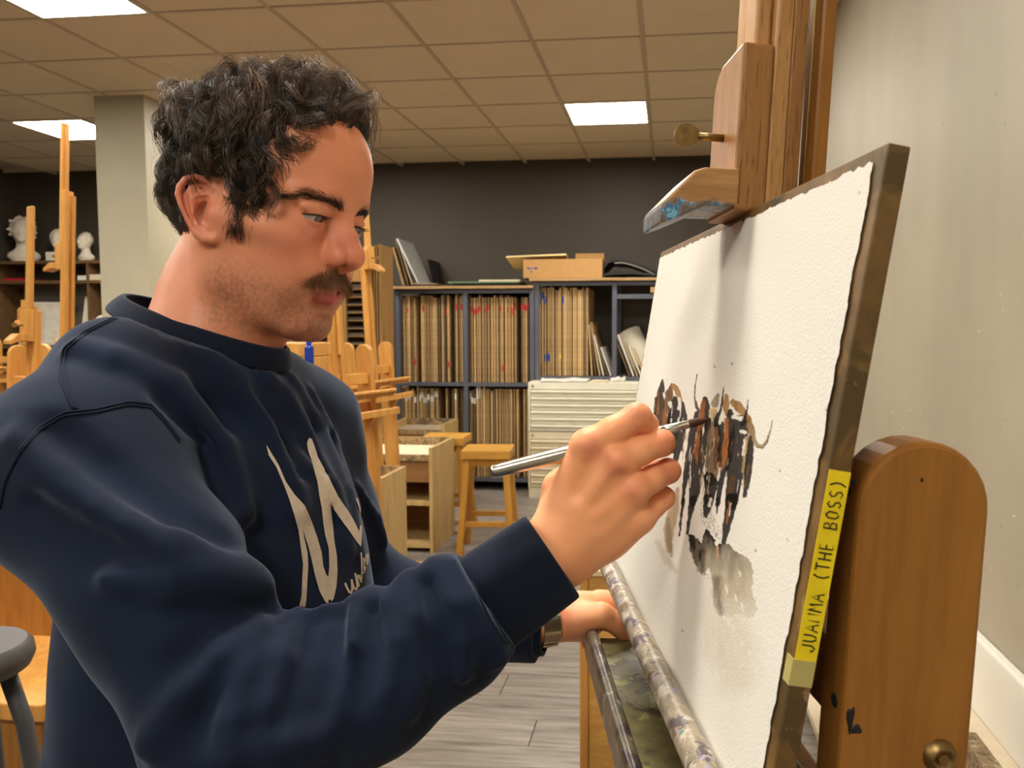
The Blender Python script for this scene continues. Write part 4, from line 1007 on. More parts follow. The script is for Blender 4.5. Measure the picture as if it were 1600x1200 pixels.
# further easels
MATS_E = (M_pine, M_pine, M_pine)
def place(px, D, rz, label, **k):
    e = easel('studio_easel', label, False, MATS_E, **k)
    p = P(px, 517, D); e.location = (p[0], p[1], 0); e.rotation_euler = (-EL, 0, rz); return e
place(549, 3.40, math.radians(75), 'honey pine easel close behind the man\'s chin, its side posts in view', mast_top=2.0, clamp_z=1.80)
place(600, 4.35, math.radians(84), 'honey pine easel with its tall mast beside the drying rack', mast_top=1.84, clamp_z=1.73, slider_up=.06)
place(78, 3.95, math.radians(-82), 'tall pine easel in front of the pillar, its clamp empty', mast_top=2.08, clamp_z=1.70, slider_up=.04)
place(16, 3.20, math.radians(-30), 'pine easel with pale rounded posts just over the man\'s shoulder', mast_top=1.50, clamp_z=1.36, slider_up=.12)
place(30, 5.9, math.radians(10), 'orange pine easel farthest left, under the shelf of plaster heads', mast_top=1.55, clamp_z=1.45, slider_up=-.2)
# blue bottle on a tall pedestal, pine chest beside it
pb = P(484, 592, 2.42)
pd = empty('pedestal', (pb[0], pb[1], 0), 'narrow pine pedestal under the blue bottle behind the man', 'pedestal')
box('column', (pb[0] - .022, pb[1] - .022, .03), (pb[0] + .022, pb[1] + .022, pb[2] - .02), M_pine, pd, bevel=.004); box('top', (pb[0] - .03, pb[1] - .03, pb[2] - .02), (pb[0] + .03, pb[1] + .03, pb[2]), M_pine, pd, bevel=.004); box('base', (pb[0] - .09, pb[1] - .09, 0), (pb[0] + .09, pb[1] + .09, .03), M_pine, pd, bevel=.004)
M_bluebot = plain('blue_plastic', sr(10, 50, 150), .25, spec=.6)
bt = empty('blue_bottle', tuple(pb), 'dark blue plastic bottle standing behind the man\'s collar', 'bottle')
lathe('body', [(.0, .0), (.0125, .001), (.0135, .004), (.0135, .092), (.012, .098), (.007, .102), (.007, .105)], M_bluebot, bt, loc=tuple(pb)); lathe('cap', [(.0085, .104), (.0085, .118), (.0, .120)], plain('cap_blue', sr(30, 70, 190), .3), bt, loc=tuple(pb))
pk = P(472, 536, 2.74); ck = empty('pine_chest', (pk[0] - .3, pk[1], 0), 'tall pine chest hidden behind the man\'s neck', 'chest')
box('body', (pk[0] - .52, pk[1], .02), (pk[0], pk[1] + .22, pk[2] - .05), M_pine, ck, bevel=.004); box('top', (pk[0] - .54, pk[1] - .02, pk[2] - .05), (pk[0] + .0, pk[1] + .24, pk[2]), M_pine, ck, bevel=.005); box('plinth', (pk[0] - .5, pk[1] + .02, 0), (pk[0] - .02, pk[1] + .2, .02), M_lwf, ck)

# plaster casts on the shelves at the far left
M_plaster = plain('plaster', sr(226, 216, 196), .7, noise=.08, nscale=14, bump=.15, bscale=60)
YS = 7.22
sx_ = lambda x, y=440: PY(x, y, YS)[0]; sz_ = lambda y: PY(70, y, YS)[2]
sh = empty('wall_shelf', (sx_(75), YS + .15, 0), 'dark wooden shelves on the charcoal wall carrying plaster heads', 'shelf')
M_dshelf = wood('dark_shelf', sr(122, 92, 58), sr(86, 62, 38), (1, 8, 8), 3, .6, .05)
xa_, xb_ = XL + .01, sx_(190)
for y_ in (412, 443, 545): box('board', (xa_, YS, sz_(y_)), (xb_, YB - .002, sz_(y_) + .03), M_dshelf, sh, bevel=.002)
for x_ in (xa_, sx_(134), xb_ - .025): box('upright', (x_, YS + .01, 0), (x_ + .025, YB - .003, sz_(412)), M_dshelf, sh)
box('back_board', (xa_ + .03, YB - .02, sz_(545) + .03), (xb_, YB - .004, sz_(443)), plain('grey_back', sr(120, 112, 98), .7), sh)
tag(box('red_folder', (sx_(2), YS + .03, sz_(443) + .031), (sx_(33), YB - .05, sz_(443) + .055), M_red), 'flat red folder on the lower shelf at the left edge', 'folder')
tag(box('white_box', (sx_(119), YS + .02, sz_(443) + .031), (sx_(133), YS + .2, sz_(443) + .075), M_sheet), 'small white box on the lower shelf right of the tall mast', 'box')
tag(box('cream_box', (sx_(135), YS + .02, sz_(443) + .031), (sx_(160), YS + .2, sz_(443) + .085), M_pale), 'small cream box on the lower shelf next to the pillar', 'box')
tag(box('white_block', (sx_(69), YS + .03, sz_(412) + .031), (sx_(79), YS + .13, sz_(412) + .115), M_plaster, bevel=.004), 'small white plaster block on the top shelf beside the mast', 'block')
def bust(label, px, s, rz, curls=.012, head=(.078, .095, .115), chest=True, seed=1):
    def fn(p):
        d = s_ell(p, (0, 0, .30), (head[0], head[1], head[2]))
        d = smin(d, s_ell(p, (0, -.045, .265), (.055, .055, .085)), .03)
        d = smin(d, s_cone(p, (0, -.092, .30), (0, -.112, .268), .010, .014), .012)           # nose
        d = smin(d, s_cone(p, (-.03, -.088, .315), (.03, -.088, .315), .010, .010), .012)        # brow
        for sx in (-1, 1): d = smax(d, -s_sph(p, (sx * .028, -.105, .297), .015), .008)
        d = smin(d, s_cone(p, (-.018, -.095, .238), (.018, -.095, .238), .007, .007), .008)
        d = smin(d, s_sph(p, (0, -.082, .208), .024), .015)
        hair = s_ell(p, (0, .012, .325), (head[0] + .020, head[1] + .006, head[2] + .006)) + (noise3(p, 38, seed) - .5) * curls * 3.2
        d = smin(d, smax(hair, -(p[..., 1] + .045 + (p[..., 2] - .33) * -.5), .01), .006)
        d = smin(d, s_cone(p, (0, .015, .22), (0, .02, .10), .056, .066), .025)
        if chest:
            d = smin(d, s_ell(p, (0, .02, .06), (.14, .085, .07)), .04); d = smin(d, smax(s_ell(p, (0, .02, .0), (.10, .08, .06)), -p[..., 2] - .0, .005), .02)
        return smax(d, -p[..., 2], .004)
    V, Q = nets(fn, (-.19, -.16, -.02), (.19, .17, .50), .008, 3)
    V = laplace(V, Q, 1, .4)
    o = fast_mesh('plaster_bust', V, Q, M_plaster)
    z = sz_(412) + .030
    pp = PY(px, 400, YS + .17); o.location = (pp[0], pp[1], z); o.scale = (s,) * 3; o.rotation_euler = (0, 0, rz)
    return tag(o, label, 'bust', 'plaster heads on the top shelf')
bust('large plaster bust with thick curls at the left end of the shelf', 37, 1.02, .5, .020, (.088, .10, .12), True, 3)
bust('plaster head half hidden behind the tall easel mast', 92, .74, .2, .008, seed=5)
bust('round plaster head with smooth hair beside the pillar', 133, .66, -.2, .004, (.085, .10, .112), seed=8)
def plaque(label, x0, x1, y0, y1, yo, seed):
    nx, nz = 26, 30; a, b = np.meshgrid(np.linspace(0, 1, nx), np.linspace(0, 1, nz))
    rim = np.minimum(np.minimum(a, 1 - a), np.minimum(b, 1 - b)); h = .02 + .018 * (rim > .09) * (fbm(a * 7, b * 7, seed, 4) - .35) + .008 * (rim < .07)
    xx = sx_(x0) + (sx_(x1) - sx_(x0)) * a; z0, z1 = sz_(545) + .031, sz_(y0); zz_ = z0 + (z1 - z0) * b; yy = YS + yo - h + .10 * b
    top = np.stack([xx, yy, zz_], -1).reshape(-1, 3); bot = np.stack([xx, YS + yo + .02 + .10 * b, zz_], -1).reshape(-1, 3)
    b0 = (np.arange(nz - 1)[:, None] * nx + np.arange(nx - 1)[None, :]).ravel(); Qf = np.stack([b0, b0 + 1, b0 + nx + 1, b0 + nx], 1); n0 = nx * nz
    rimq = []
    for i in range(nx - 1): rimq += [(i + 1, i, i + n0, i + 1 + n0), ((nz - 1) * nx + i, (nz - 1) * nx + i + 1, (nz - 1) * nx + i + 1 + n0, (nz - 1) * nx + i + n0)]
    for j in range(nz - 1): rimq += [(j * nx, (j + 1) * nx, (j + 1) * nx + n0, j * nx + n0), ((j + 1) * nx + nx - 1, j * nx + nx - 1, j * nx + nx - 1 + n0, (j + 1) * nx + nx - 1 + n0)]
    o = fast_mesh('plaster_relief', np.concatenate([top, bot]), np.concatenate([Qf, Qf[:, ::-1] + n0, np.array(rimq)]), M_plaster, smooth=False)
    return tag(o, label, 'relief', 'plaster reliefs on the lowest shelf')
plaque('wide plaster relief panel behind the pale easel posts', 14, 84, 471, 545, .10, 11)
plaque('narrow plaster relief panel right of the tall mast', 112, 131, 462, 545, .10, 12)
def mask_fn(p):
    d = s_ell(p, (0, 0, .09), (.06, .035, .088)); d = smin(d, s_cone(p, (0, -.03, .11), (0, -.048, .075), .008, .012), .012)
    for s in (-1, 1): d = smax(d, -s_sph(p, (s * .024, -.045, .108), .014), .008)
    return smin(d, s_cone(p, (-.015, -.034, .045), (.015, -.034, .045), .006, .006), .008)
V, Q = nets(mask_fn, (-.08, -.08, -.01), (.08, .06, .20), .007, 3)
o = fast_mesh('plaster_mask', V, Q, M_plaster); pp = PY(160, 490, YS + .1); o.location = (pp[0], pp[1], sz_(545) + .03); o.scale = (1.7,) * 3; tag(o, 'plaster face mask leaning next to the pillar', 'mask')

# =================================================================== THE MAN
# head frame: F forward, L towards his right (the side we see), U up; origin midway between the ears
PHI, PSI = math.radians(20), math.radians(12)
HSC = np.array([.95, .95, 1.0])
HC = np.array([-.3047, .1593, .80])                              # camera frame (right, up, depth)
FV = np.array([math.cos(PSI) * math.cos(PHI), -math.sin(PSI), -math.cos(PSI) * math.sin(PHI)])
LV = np.array([-math.sin(PHI), 0, -math.cos(PHI)])
UV = np.array([math.sin(PSI) * math.cos(PHI), math.cos(PSI), -math.sin(PSI) * math.sin(PHI)])
HM = np.stack([FV, LV, UV])                                      # rows: local axes in camera frame
def h2c(p): return HC + (np.asarray(p, float) * HSC) @ HM
def h2w(p): return c2w(h2c(p))
def c2h(p): return ((np.asarray(p, float) - HC) @ HM.T) / HSC
man = empty('person', tuple(c2w(pc(300, 1200, .8)) * np.array([1, 1, 0])), 'man in a navy sweatshirt with curly dark hair and moustache, painting with a brush', 'person')

EYE = np.array([.0760, .0320, .0115])
eb_ = np.array([-.90, .40, -.19]); eb_ /= np.linalg.norm(eb_)
ev_ = np.array([-.208, 0, .978]); ev_ = ev_ - eb_ * (ev_ @ eb_); ev_ /= np.linalg.norm(ev_)
en_ = np.cross(ev_, eb_); en_ = en_ if en_[1] > 0 else -en_
EO = np.array([-.004, .0705, -.001])
def ept(b, v, n=0.0): return EO + (eb_ * b + ev_ * v + en_ * n) * .001
ER = np.stack([eb_, ev_, en_], 1)
def lid_open(q):
    y = q[..., 1] - EYE[1]; z = q[..., 2] - EYE[2]
    e = np.clip(1 - ((y - .0005) / .0150) ** 2, -1, 1)
    up = -.0004 + .0023 * e - .03 * y; lo = -.0012 - .0030 * e - .03 * y
    return np.maximum(z - up, lo - z)
def ear_fn(q):
    pts = [(1, 19, .5), (5, 25, 1.5), (9, 28, 2.2), (17, 29.7, 3), (25.5, 27.5, 3), (31, 20.5, 3), (32.2, 14, 3), (29.5, 5, 3), (25, -5, 2.5), (20.5, -14.5, 2), (14.5, -22.5, 1.2)]
    rr = [.0022, .0026, .0029, .0031, .0033, .0034, .0034, .0032, .0030, .0030, .0034]
    ch = [tuple(ept(b, v, n)) + (r,) for (b, v, n), r in zip(pts, rr)]
    d = s_chain(q, ch, .001)
    plate = s_ell(q, ept(14.5, 4, -1.0), (.0165, .0245, .0024), ER)
    d = smin(d, plate, .002)
    d = smin(d, s_chain(q, [tuple(ept(14.5, -22, .5)) + (.0042,), tuple(ept(7.5, -26, .8)) + (.0050,), tuple(ept(0, -27, .6)) + (.0046,), tuple(ept(-4.5, -22, -.5)) + (.0042,)], .003), .004)
    d = smin(d, s_ell(q, ept(3, -20, 0), (.0085, .0070, .0034), ER), .003)
    d = smin(d, s_chain(q, [tuple(ept(22, 18, .4)) + (.0026,), tuple(ept(19.5, 8, 1.4)) + (.0034,), tuple(ept(17.5, -3, 1.6)) + (.0034,), tuple(ept(12.5, -12, 1.2)) + (.0030,), tuple(ept(5, -16, 1.0)) + (.0030,)], .002), .003)
    d = smin(d, s_chain(q, [tuple(ept(19.5, 9, 1.2)) + (.003,), tuple(ept(13, 13, .6)) + (.0024,), tuple(ept(5, 14, 0)) + (.002,)], .002), .003)
    d = smin(d, s_chain(q, [tuple(ept(1, 19, 0)) + (.0026,), tuple(ept(-1, 10, 0)) + (.0024,), tuple(ept(5, 4.5, -1)) + (.0020,)], .002), .003)
    d = smax(d, -s_ell(q, ept(7.0, -3.0, 1.2), (.0102, .0125, .0100), ER), .0025)
    d = smax(d, -s_ell(q, ept(9.5, 9.5, 2.5), (.0065, .0040, .0036), ER), .002)
    d = smax(d, -s_chain(q, [tuple(ept(15, 25.0, 2.6)) + (.0020,), tuple(ept(23, 23, 2.8)) + (.0024,), tuple(ept(27, 16, 2.8)) + (.0026,), tuple(ept(25.5, 5, 2.6)) + (.0024,), tuple(ept(21.5, -6, 2.2)) + (.0020,)]), .0015)
    d = smax(d, -s_ell(q, ept(13, 19.5, 2.4), (.0085, .0052, .0034), ER), .002)
    d = smin(d, s_ell(q, ept(-2.6, -1.0, 1.8), (.0038, .0062, .0034), ER), .003)
    d = smin(d, s_ell(q, ept(2.0, -14.0, 1.0), (.0042, .0034, .0030), ER), .003)
    return d
def head_fn(p):
    q = p.copy(); q[..., 1] = np.abs(q[..., 1])
    d = s_ell(q, (-.010, 0, .050), (.100, .076, .083))
    d = smin(d, s_ell(q, (.038, 0, .060), (.061, .060, .056)), .03)
    d = smin(d, s_ell(q, (.028, 0, -.018), (.060, .0575, .082)), .025)
    d = smin(d, s_ell(q, (.056, .043, -.010), (.026, .019, .017)), .02)
    d = smin(d, s_cone(q, (.052, .056, -.004), (.0, .0655, -.002), .007, .006), .018)
    d = smin(d, s_cone(q, (.000, .0575, -.012), (.004, .0465, -.056), .010, .011), .03)
    d = smin(d, s_cone(q, (.004, .0465, -.058), (.067, .015, -.090), .011, .014), .024)
    d = smin(d, s_ell(q, (.0715, 0, -.089), (.0165, .021, .0145)), .014)
    d = smin(d, s_ell(q, (.0655, 0, -.047), (.0280, .030, .029)), .022)
    d = smin(d, s_ell(q, (.062, .032, -.040), (.020, .016, .030)), .022)               # cheek
    d = smin(d, s_ell(q, (.026, 0, -.078), (.046, .034, .020)), .024)                    # under the jaw
    d = smin(d, s_chain(q, [(.088, .009, .0305, .0075), (.0825, .030, .0345, .0090), (.068, .049, .0290, .0085)], .004), .012)
    d = smax(d, -s_ell(q, (.101, .0335, .0095), (.0215, .0205, .0125)), .012)
    # nose
    nose = s_chain(q, [(.0865, 0, .030, .0075), (.0925, 0, .016, .0074), (.1015, 0, .000, .0078), (.1085, 0, -.0115, .0092)], .004)
    nose = smin(nose, s_sph(q, (.1115, 0, -.0180), .0108), .006)
    nose = smin(nose, s_cone(q, (.083, .0085, .012), (.096, .0095, -.012), .0065, .0085), .010)
    nose = smin(nose, s_ell(q, (.0990, .0145, -.0205), (.0125, .0072, .0098)), .0055)
    nose = smin(nose, s_cone(q, (.110, 0, -.0260), (.100, 0, -.0300), .0048, .0055), .004)
    d = smin(d, nose, .007)
    d = smax(d, -s_ell(q, (.1045, .0080, -.0310), (.0082, .0044, .0062)), .002)
    # eyelids
    lid = s_sph(q, EYE, .0137)
    d = smin(d, lid, .005)
    d = smin(d, s_chain(q, [(.0835, .018, .0185, .0030), (.0860, .030, .0215, .0038), (.0800, .046, .0180, .0036)], .002), .004)   # fold over the upper lid
    d = smin(d, s_chain(q, [(.0835, .022, -.0020, .0020), (.0850, .033, -.0042, .0026), (.0790, .045, -.0010, .0024)], .002), .006)  # lower lid pad
    carve = np.maximum(np.maximum(s_sph(q, EYE, .0175), lid_open(q)), EYE[0] + .0035 - q[..., 0])
    d = smax(d, -carve, .0008)
    # mouth
    d = smin(d, s_chain(q, [(.0785, .0250, -.0520, .0020), (.0870, .014, -.0500, .0046), (.0920, .005, -.0480, .0054), (.0920, 0, -.0486, .0054)], .002), .005)
    d = smin(d, s_chain(q, [(.0785, .0240, -.0540, .0020), (.0860, .013, -.0592, .0062), (.0895, 0, -.0615, .0080)], .002), .005)
    d = smax(d, -s_chain(q, [(.0795, .0260, -.0528, .0010), (.0910, .012, -.0536, .0014), (.0990, 0, -.0540, .0018)]), .0025)
    d = smax(d, -s_ell(q, (.0925, 0, -.0745), (.0105, .020, .0052)), .008)
    # neck
    nb = c2h(pc(326, 545, .80))
    neck = s_chain(p, [(-.030, 0, -.015, .053), (-.030, 0, -.075, .0545), tuple(nb) + (.056,), tuple(nb + np.array([-.01, 0, -.09])) + (.060,)], .02)
    nk = [tuple(c2h(pc(*v[:3]))) + (v[3],) for v in ((346, 396, .80, .026), (322, 460, .806, .034), (312, 520, .81, .042))]
    neck = smin(neck, s_chain(p, nk, .02), .035)
    neck = smin(neck, s_cone(q, (-.018, .056, -.030), (.018, .014, -.150), .010, .011), .02)
    neck = smin(neck, s_sph(q, (.022, 0, -.118), .014), .02)
    d = smin(d, neck, .022)
    return smin(d, ear_fn(q), .0035)
V, Q = nets(head_fn, (-.135, -.115, -.235), (.135, .125, .150), .00145, 4, 1.5)
V = laplace(V, Q, 1, .35)
head_V, head_Q = V, Q

def blob(V, c, r):          # soft weight around an ellipsoidal spot (symmetric in L)
    q = V.copy(); q[:, 1] = np.abs(q[:, 1]); return np.exp(-(((q - np.array(c)) / np.array(r)) ** 2).sum(1))
def lerp(c, w, t): return c * (1 - w[:, None]) + np.array(t) * w[:, None]
def skin_colours(V):
    c = np.ones((len(V), 3)) * np.array(sr(232, 154, 116))
    n = noise3(V.astype(np.float32), 60, 3); c *= (.94 + .12 * n)[:, None]
    red = np.clip(blob(V, (.105, 0, -.012), (.016, .020, .016)) * .9 + blob(V, (.072, .045, -.014), (.022, .018, .018)) * .5 + blob(V, (-.02, .085, .0), (.03, .022, .035)) * .55, 0, 1)
    c = lerp(c, red, sr(206, 108, 86))
    c = lerp(c, blob(V, (.084, .033, -.001), (.01, .016, .006)) * .35, sr(150, 96, 84))      # under-eye
    c = lerp(c, blob(V, (.080, .018, .012), (.008, .008, .012)) * .35, sr(150, 92, 68))
    # stubble over jaw, chin and upper lip
    q = V.copy(); q[:, 1] = np.abs(q[:, 1])
    jaw = np.clip((-.030 - q[:, 2] - np.clip(.02 - q[:, 0], 0, .1) * -.15) / .03, 0, 1) * np.clip((q[:, 0] + .020) / .03, 0, 1) * np.clip((.120 + q[:, 2]) / .02, 0, 1)
    jaw *= 1 - np.clip(blob(V, (.075, .040, -.035), (.02, .018, .022)), 0, 1)
    st = jaw * (.25 + .55 * noise3(V.astype(np.float32), 420, 9) ** 1.3) * .75
    c = lerp(c, np.clip(st + blob(V, (.088, 0, -.092), (.02, .03, .018)) * .30, 0, .75), sr(96, 66, 50))
    c = lerp(c, blob(V, (.0, .052, -.005), (.025, .03, .03)) * .0, sr(60, 42, 32))
    # lips
    lips = np.clip(1.25 * np.exp(-((q[:, 2] + .0605) / .0066) ** 2) * (q[:, 0] > .0765) * (q[:, 1] < .022) * np.clip((.026 - q[:, 1]) / .008, 0, 1), 0, 1) * .9
    lips = np.maximum(lips, np.clip(np.exp(-((q[:, 2] + .0500) / .0036) ** 2) * (q[:, 0] > .081) * np.clip((.022 - q[:, 1]) / .008, 0, 1), 0, 1) * .75)
    c = lerp(c, lips, sr(186, 84, 80))
    for (mx, my, mz) in ((.075, .050, .052), (.070, .055, .040), (.040, .064, -.012), (.060, .056, -.030), (.050, .060, -.062), (.082, .040, .055), (.066, .052, -.012)):
        c = lerp(c, (np.exp(-((V - np.array((mx, my, mz))) ** 2).sum(1) / .0011 ** 2)) * .8, sr(90, 48, 36))
    return np.clip(c, 0, 1)
ns = NT('skin')
at = ns.n('ShaderNodeVertexColor'); at.layer_name = 'tone'
pores = ns.noise(ns.coord(), 900, 3, .6)
ns.col(ns.mix(.10, at.outputs[0], pores.outputs['Color'], 'OVERLAY')); ns.rough(.46)
ns.b.inputs['Specular IOR Level'].default_value = .42
ns.b.inputs['Subsurface Weight'].default_value = .18
ns.b.inputs['Subsurface Radius'].default_value = (.9, .35, .2); ns.b.inputs['Subsurface Scale'].default_value = .006
ns.bump(pores.outputs['Fac'], .10, .0006)
M_skin = ns.m
def set_tone(o, c):
    a = o.data.color_attributes.new('tone', 'FLOAT_COLOR', 'POINT')
    a.data.foreach_set('color', np.concatenate([c, np.ones((len(c), 1))], 1).astype(np.float32).ravel())

# ------------------------------------------------------------------ hands (camera frame)
def C4(x, y, d, r): return tuple(pc(x, y, d)) + (r,)
RH_FING = [
    [(918, 697, .627, .0128), (958, 673, .626, .0108), (996, 651, .630, .0106), (1010, 663, .646, .0092), (1004, 676, .655, .0080)],
    [(962, 722, .624, .0128), (1000, 705, .630, .0110), (1034, 692, .640, .0104), (1030, 690, .660, .0092), (1006, 686, .664, .0082)],
    [(990, 765, .629, .0122), (1020, 748, .638, .0102), (1044, 736, .648, .0097), (1036, 735, .668, .0088), (1004, 738, .674, .0080)],
    [(1000, 808, .641, .0112), (1022, 790, .648, .0092), (1037, 778, .655, .0088), (1030, 772, .670, .0080), (1004, 768, .676, .0072)]]
def rhand_fn(p):
    d = s_chain(p, [C4(780, 905, .640, .027), C4(862, 857, .642, .0265)], .01)
    bases = [(872, 812, .640), (880, 836, .634), (886, 860, .636), (890, 880, .645)]
    for b, f, r0 in zip(bases, RH_FING, (.0165, .0165, .0155, .0145)):
        d = smin(d, s_cone(p, pc(*b), pc(*f[0][:3]), r0, f[0][3] + .0006), .012)
    d = smin(d, s_ell(p, pc(930, 790, .646), (.030, .034, .014)), .015)
    d = smin(d, s_chain(p, [C4(880, 880, .652, .018), C4(950, 838, .658, .016), C4(995, 812, .655, .012)], .01), .014)     # little-finger edge
    for i, f in enumerate(RH_FING):
        c = s_chain(p, [C4(*q) for q in f], .004)
        d = smin(d, c, .0045)
    for f, h in zip(RH_FING, (.0105, .0108, .010, .009)):                 # knuckles
        d = smin(d, s_sph(p, pc(f[0][0], f[0][1], f[0][2] - .0035), h), .006)
    th = s_chain(p, [C4(866, 815, .656, .0165), C4(876, 762, .668, .0140), C4(925, 715, .664, .0115), C4(965, 694, .656, .0100), C4(992, 684, .652, .0085)], .006)
    d = smin(d, th, .007)
    # tendon hollows between the metacarpals
    for (a, b) in (((905, 770), (935, 718)), ((928, 792), (970, 752)), ((940, 825), (985, 796))):
        d = smax(d, -s_cone(p, pc(*a, .613), pc(*b, .609), .004, .005), .010)
    return d
LH_FING = [
    [(938, 944, .985, .0150), (966, 942, .985, .0115), (990, 962, .985, .0105), (996, 992, .985, .009)],
    [(936, 940, 1.003, .0150), (968, 937, 1.004, .0112), (996, 955, 1.006, .0105), (1002, 985, 1.006, .009)],
    [(930, 945, 1.020, .0140), (962, 945, 1.022, .0108), (990, 965, 1.022, .010), (996, 990, 1.02, .0085)],
    [(910, 975, 1.000, .0130), (918, 996, .992, .0100), (922, 1006, .978, .0090), (930, 1010, .966, .0080)]]
def lhand_fn(p):
    d = s_chain(p, [C4(800, 975, .955, .026), C4(862, 967, .965, .0255)], .01)
    d = smin(d, s_chain(p, [C4(872, 965, .972, .026), C4(905, 961, .980, .0265), C4(936, 950, .988, .021)], .01), .012)
    d = smin(d, s_ell(p, pc(905, 972, .965), (.030, .020, .020)), .012)
    for f in LH_FING: d = smin(d, s_chain(p, [C4(*q) for q in f], .004), .005)
    d = smin(d, s_chain(p, [C4(905, 968, .955, .0185), C4(940, 962, .948, .0150), C4(966, 975, .952, .0128), C4(982, 998, .958, .0112), C4(990, 1014, .965, .0095)], .005), .008)
    return d
def from_cam(V): return c2w(V)
def hand_tone(V, seed, knuckles):
    c = np.ones((len(V), 3)) * np.array(sr(248, 172, 122)); n = noise3(V.astype(np.float32), 45, seed); c *= (.92 + .15 * n)[:, None]
    for k in knuckles: c = lerp(c, np.exp(-((V - pc(*k)) ** 2).sum(1) / .010 ** 2) * .6, sr(206, 108, 84))
    return np.clip(c, 0, 1)
rV, rQ = nets(rhand_fn, pc(760, 960, .60) - .03, pc(1075, 610, .66) + np.array([.02, .02, .05]), .0014, 4, 1.5); rV = laplace(rV, rQ, 1, .4)
lV, lQ = nets(lhand_fn, pc(790, 1035, .94) - np.array([.0, .02, .03]), pc(1015, 905, 1.03) + .02, .0018, 4, 1.5); lV = laplace(lV, lQ, 1, .4)

# ------------------------------------------------------------------ sweatshirt (camera frame)
SR_, SL_ = pc(116, 734, .650), pc(485, 658, .930)
wv = (SL_ - SR_); wv[1] = 0; wv /= np.linalg.norm(wv)
fv = np.array([wv[2], 0, -wv[0]]); upv = np.array([0, 1.0, 0])
TM = (SR_ + SL_) / 2
TR = np.stack([wv, upv, fv], 1)
ELB, CUF0, CUF1 = pc(385, 1160, .584), pc(752, 944, .632), pc(862, 866, .642)
ELL, WRL = pc(590, 955, 1.00), pc(838, 977, .962)
NK0, NK1 = h2c((-.030, 0, -.04)), pc(322, 545, .80)
SLA = pc(460, 672, .925)
def torso_fn(p):
    d = s_ell(p, TM + np.array([0, -.075, 0]) + fv * .020, (.150, .105, .096), TR)
    d = smin(d, s_ell(p, TM + np.array([0, -.20, 0]) + fv * .022, (.158, .19, .128), TR), .05)
    d = smin(d, s_ell(p, TM + np.array([0, -.40, 0]) + fv * .000, (.172, .20, .150), TR), .05)
    d = smin(d, s_ell(p, TM + np.array([0, -.53, 0]) + fv * -.01, (.176, .12, .155), TR), .04)
    d = smin(d, s_chain(p, [C4(300, 588, .80, .050), C4(185, 600, .715, .055), tuple(SR_) + (.076,)], .02), .035)
    d = smin(d, s_chain(p, [C4(340, 600, .80, .050), C4(418, 628, .87, .056), tuple(SLA) + (.068,)], .02), .035)
    return d
def arms_fn(p):
    a = s_chain(p, [tuple(SR_) + (.074,), C4(258, 925, .608, .063), tuple(ELB) + (.067,)], .03)
    a = smin(a, s_chain(p, [tuple(ELB) + (.060,), C4(575, 1078, .597, .050), C4(700, 990, .622, .047), tuple(CUF0) + (.044,)], .02), .02)
    a = smin(a, s_chain(p, [C4(425, 1040, .600, .032), C4(490, 1044, .603, .037), C4(570, 1036, .607, .038), C4(640, 1000, .615, .036)], .01), .016)
    b = s_chain(p, [tuple(SLA) + (.068,), C4(500, 815, .960, .064), C4(560, 940, .99, .066), tuple(ELL) + (.064,)], .03)
    b = smin(b, s_chain(p, [tuple(ELL) + (.066,), C4(700, 962, .985, .055), tuple(WRL) + (.042,)], .02), .03)
    return a, b
FOLDS = []
def ell_ring(front, back, near, n=72):
    f_, b_ = np.array(front), np.array(back); c = (f_ + b_) / 2; a = (f_ - b_) / 2; l = np.array(near) - c; l -= a * (l @ a) / (a @ a)
    t = np.linspace(0, 2 * math.pi, n, endpoint=False)[:, None]; return c + a * np.cos(t) + l * np.sin(t), c, a, l
T_RING, TC_, TA_, TL_ = ell_ring(pc(432, 544, .775), pc(222, 462, .845), pc(310, 514, .735))
B_RING, BC_, BA_, BL_ = ell_ring(pc(430, 574, .772), pc(205, 476, .852), pc(298, 546, .722))
RN_ = np.cross(BA_, BL_); RN_ /= np.linalg.norm(RN_); RN_ = RN_ if RN_[1] > 0 else -RN_
RA_, RL_ = np.linalg.norm(BA_), np.linalg.norm(BL_); RR_ = np.stack([BA_ / RA_, BL_ / RL_, RN_], 1)
def sweat_base(p):
    a, b = arms_fn(p); t = torso_fn(p)
    d = smin(t, b, .035)
    d = smin(d, a, .022)
    d = smin(d, s_ell(p, BC_ - RN_ * .034 + BA_ * .06, (RA_ + .014, RL_ + .014, .044), RR_), .035)      # yoke below the collar
    return d
def sweat_fn(p):
    d = sweat_base(p)
    for (poly, sgn, k, lo, hi) in FOLDS:
        m = ((p > lo) & (p < hi)).all(-1)
        if not m.any(): continue
        pm = p[m]; f = s_chain(pm, poly, .003)
        d[m] = smin(d[m], f, k) if sgn > 0 else smax(d[m], -f, k)
    d = d + (noise3(p, 9, 4) - .5) * .010 + (noise3(p, 24, 6) - .5) * .004
    # neck opening, cuffs and hem
    q = (p - BC_.astype(np.float32)) @ RR_.astype(np.float32); rr = np.sqrt((q[..., 0] / RA_) ** 2 + (q[..., 1] / RL_) ** 2)
    d = np.where((rr < 1.35) & (q[..., 2] > -.06), np.maximum(d, np.maximum(q[..., 2] - .004, (.96 - rr) * RL_)), d)
    e = (CUF1 - CUF0) / np.linalg.norm(CUF1 - CUF0); far = np.linalg.norm(p - CUF0, axis=-1) < .12
    d = np.where(far, np.maximum(d, (p - CUF0) @ e - .006), d)
    e2 = (WRL - ELL) / np.linalg.norm(WRL - ELL); far = np.linalg.norm(p - WRL, axis=-1) < .10
    d = np.where(far, np.maximum(d, (p - WRL) @ e2 - .004), d)
    return np.maximum(d, (TM[1] - .60) - p[..., 1])
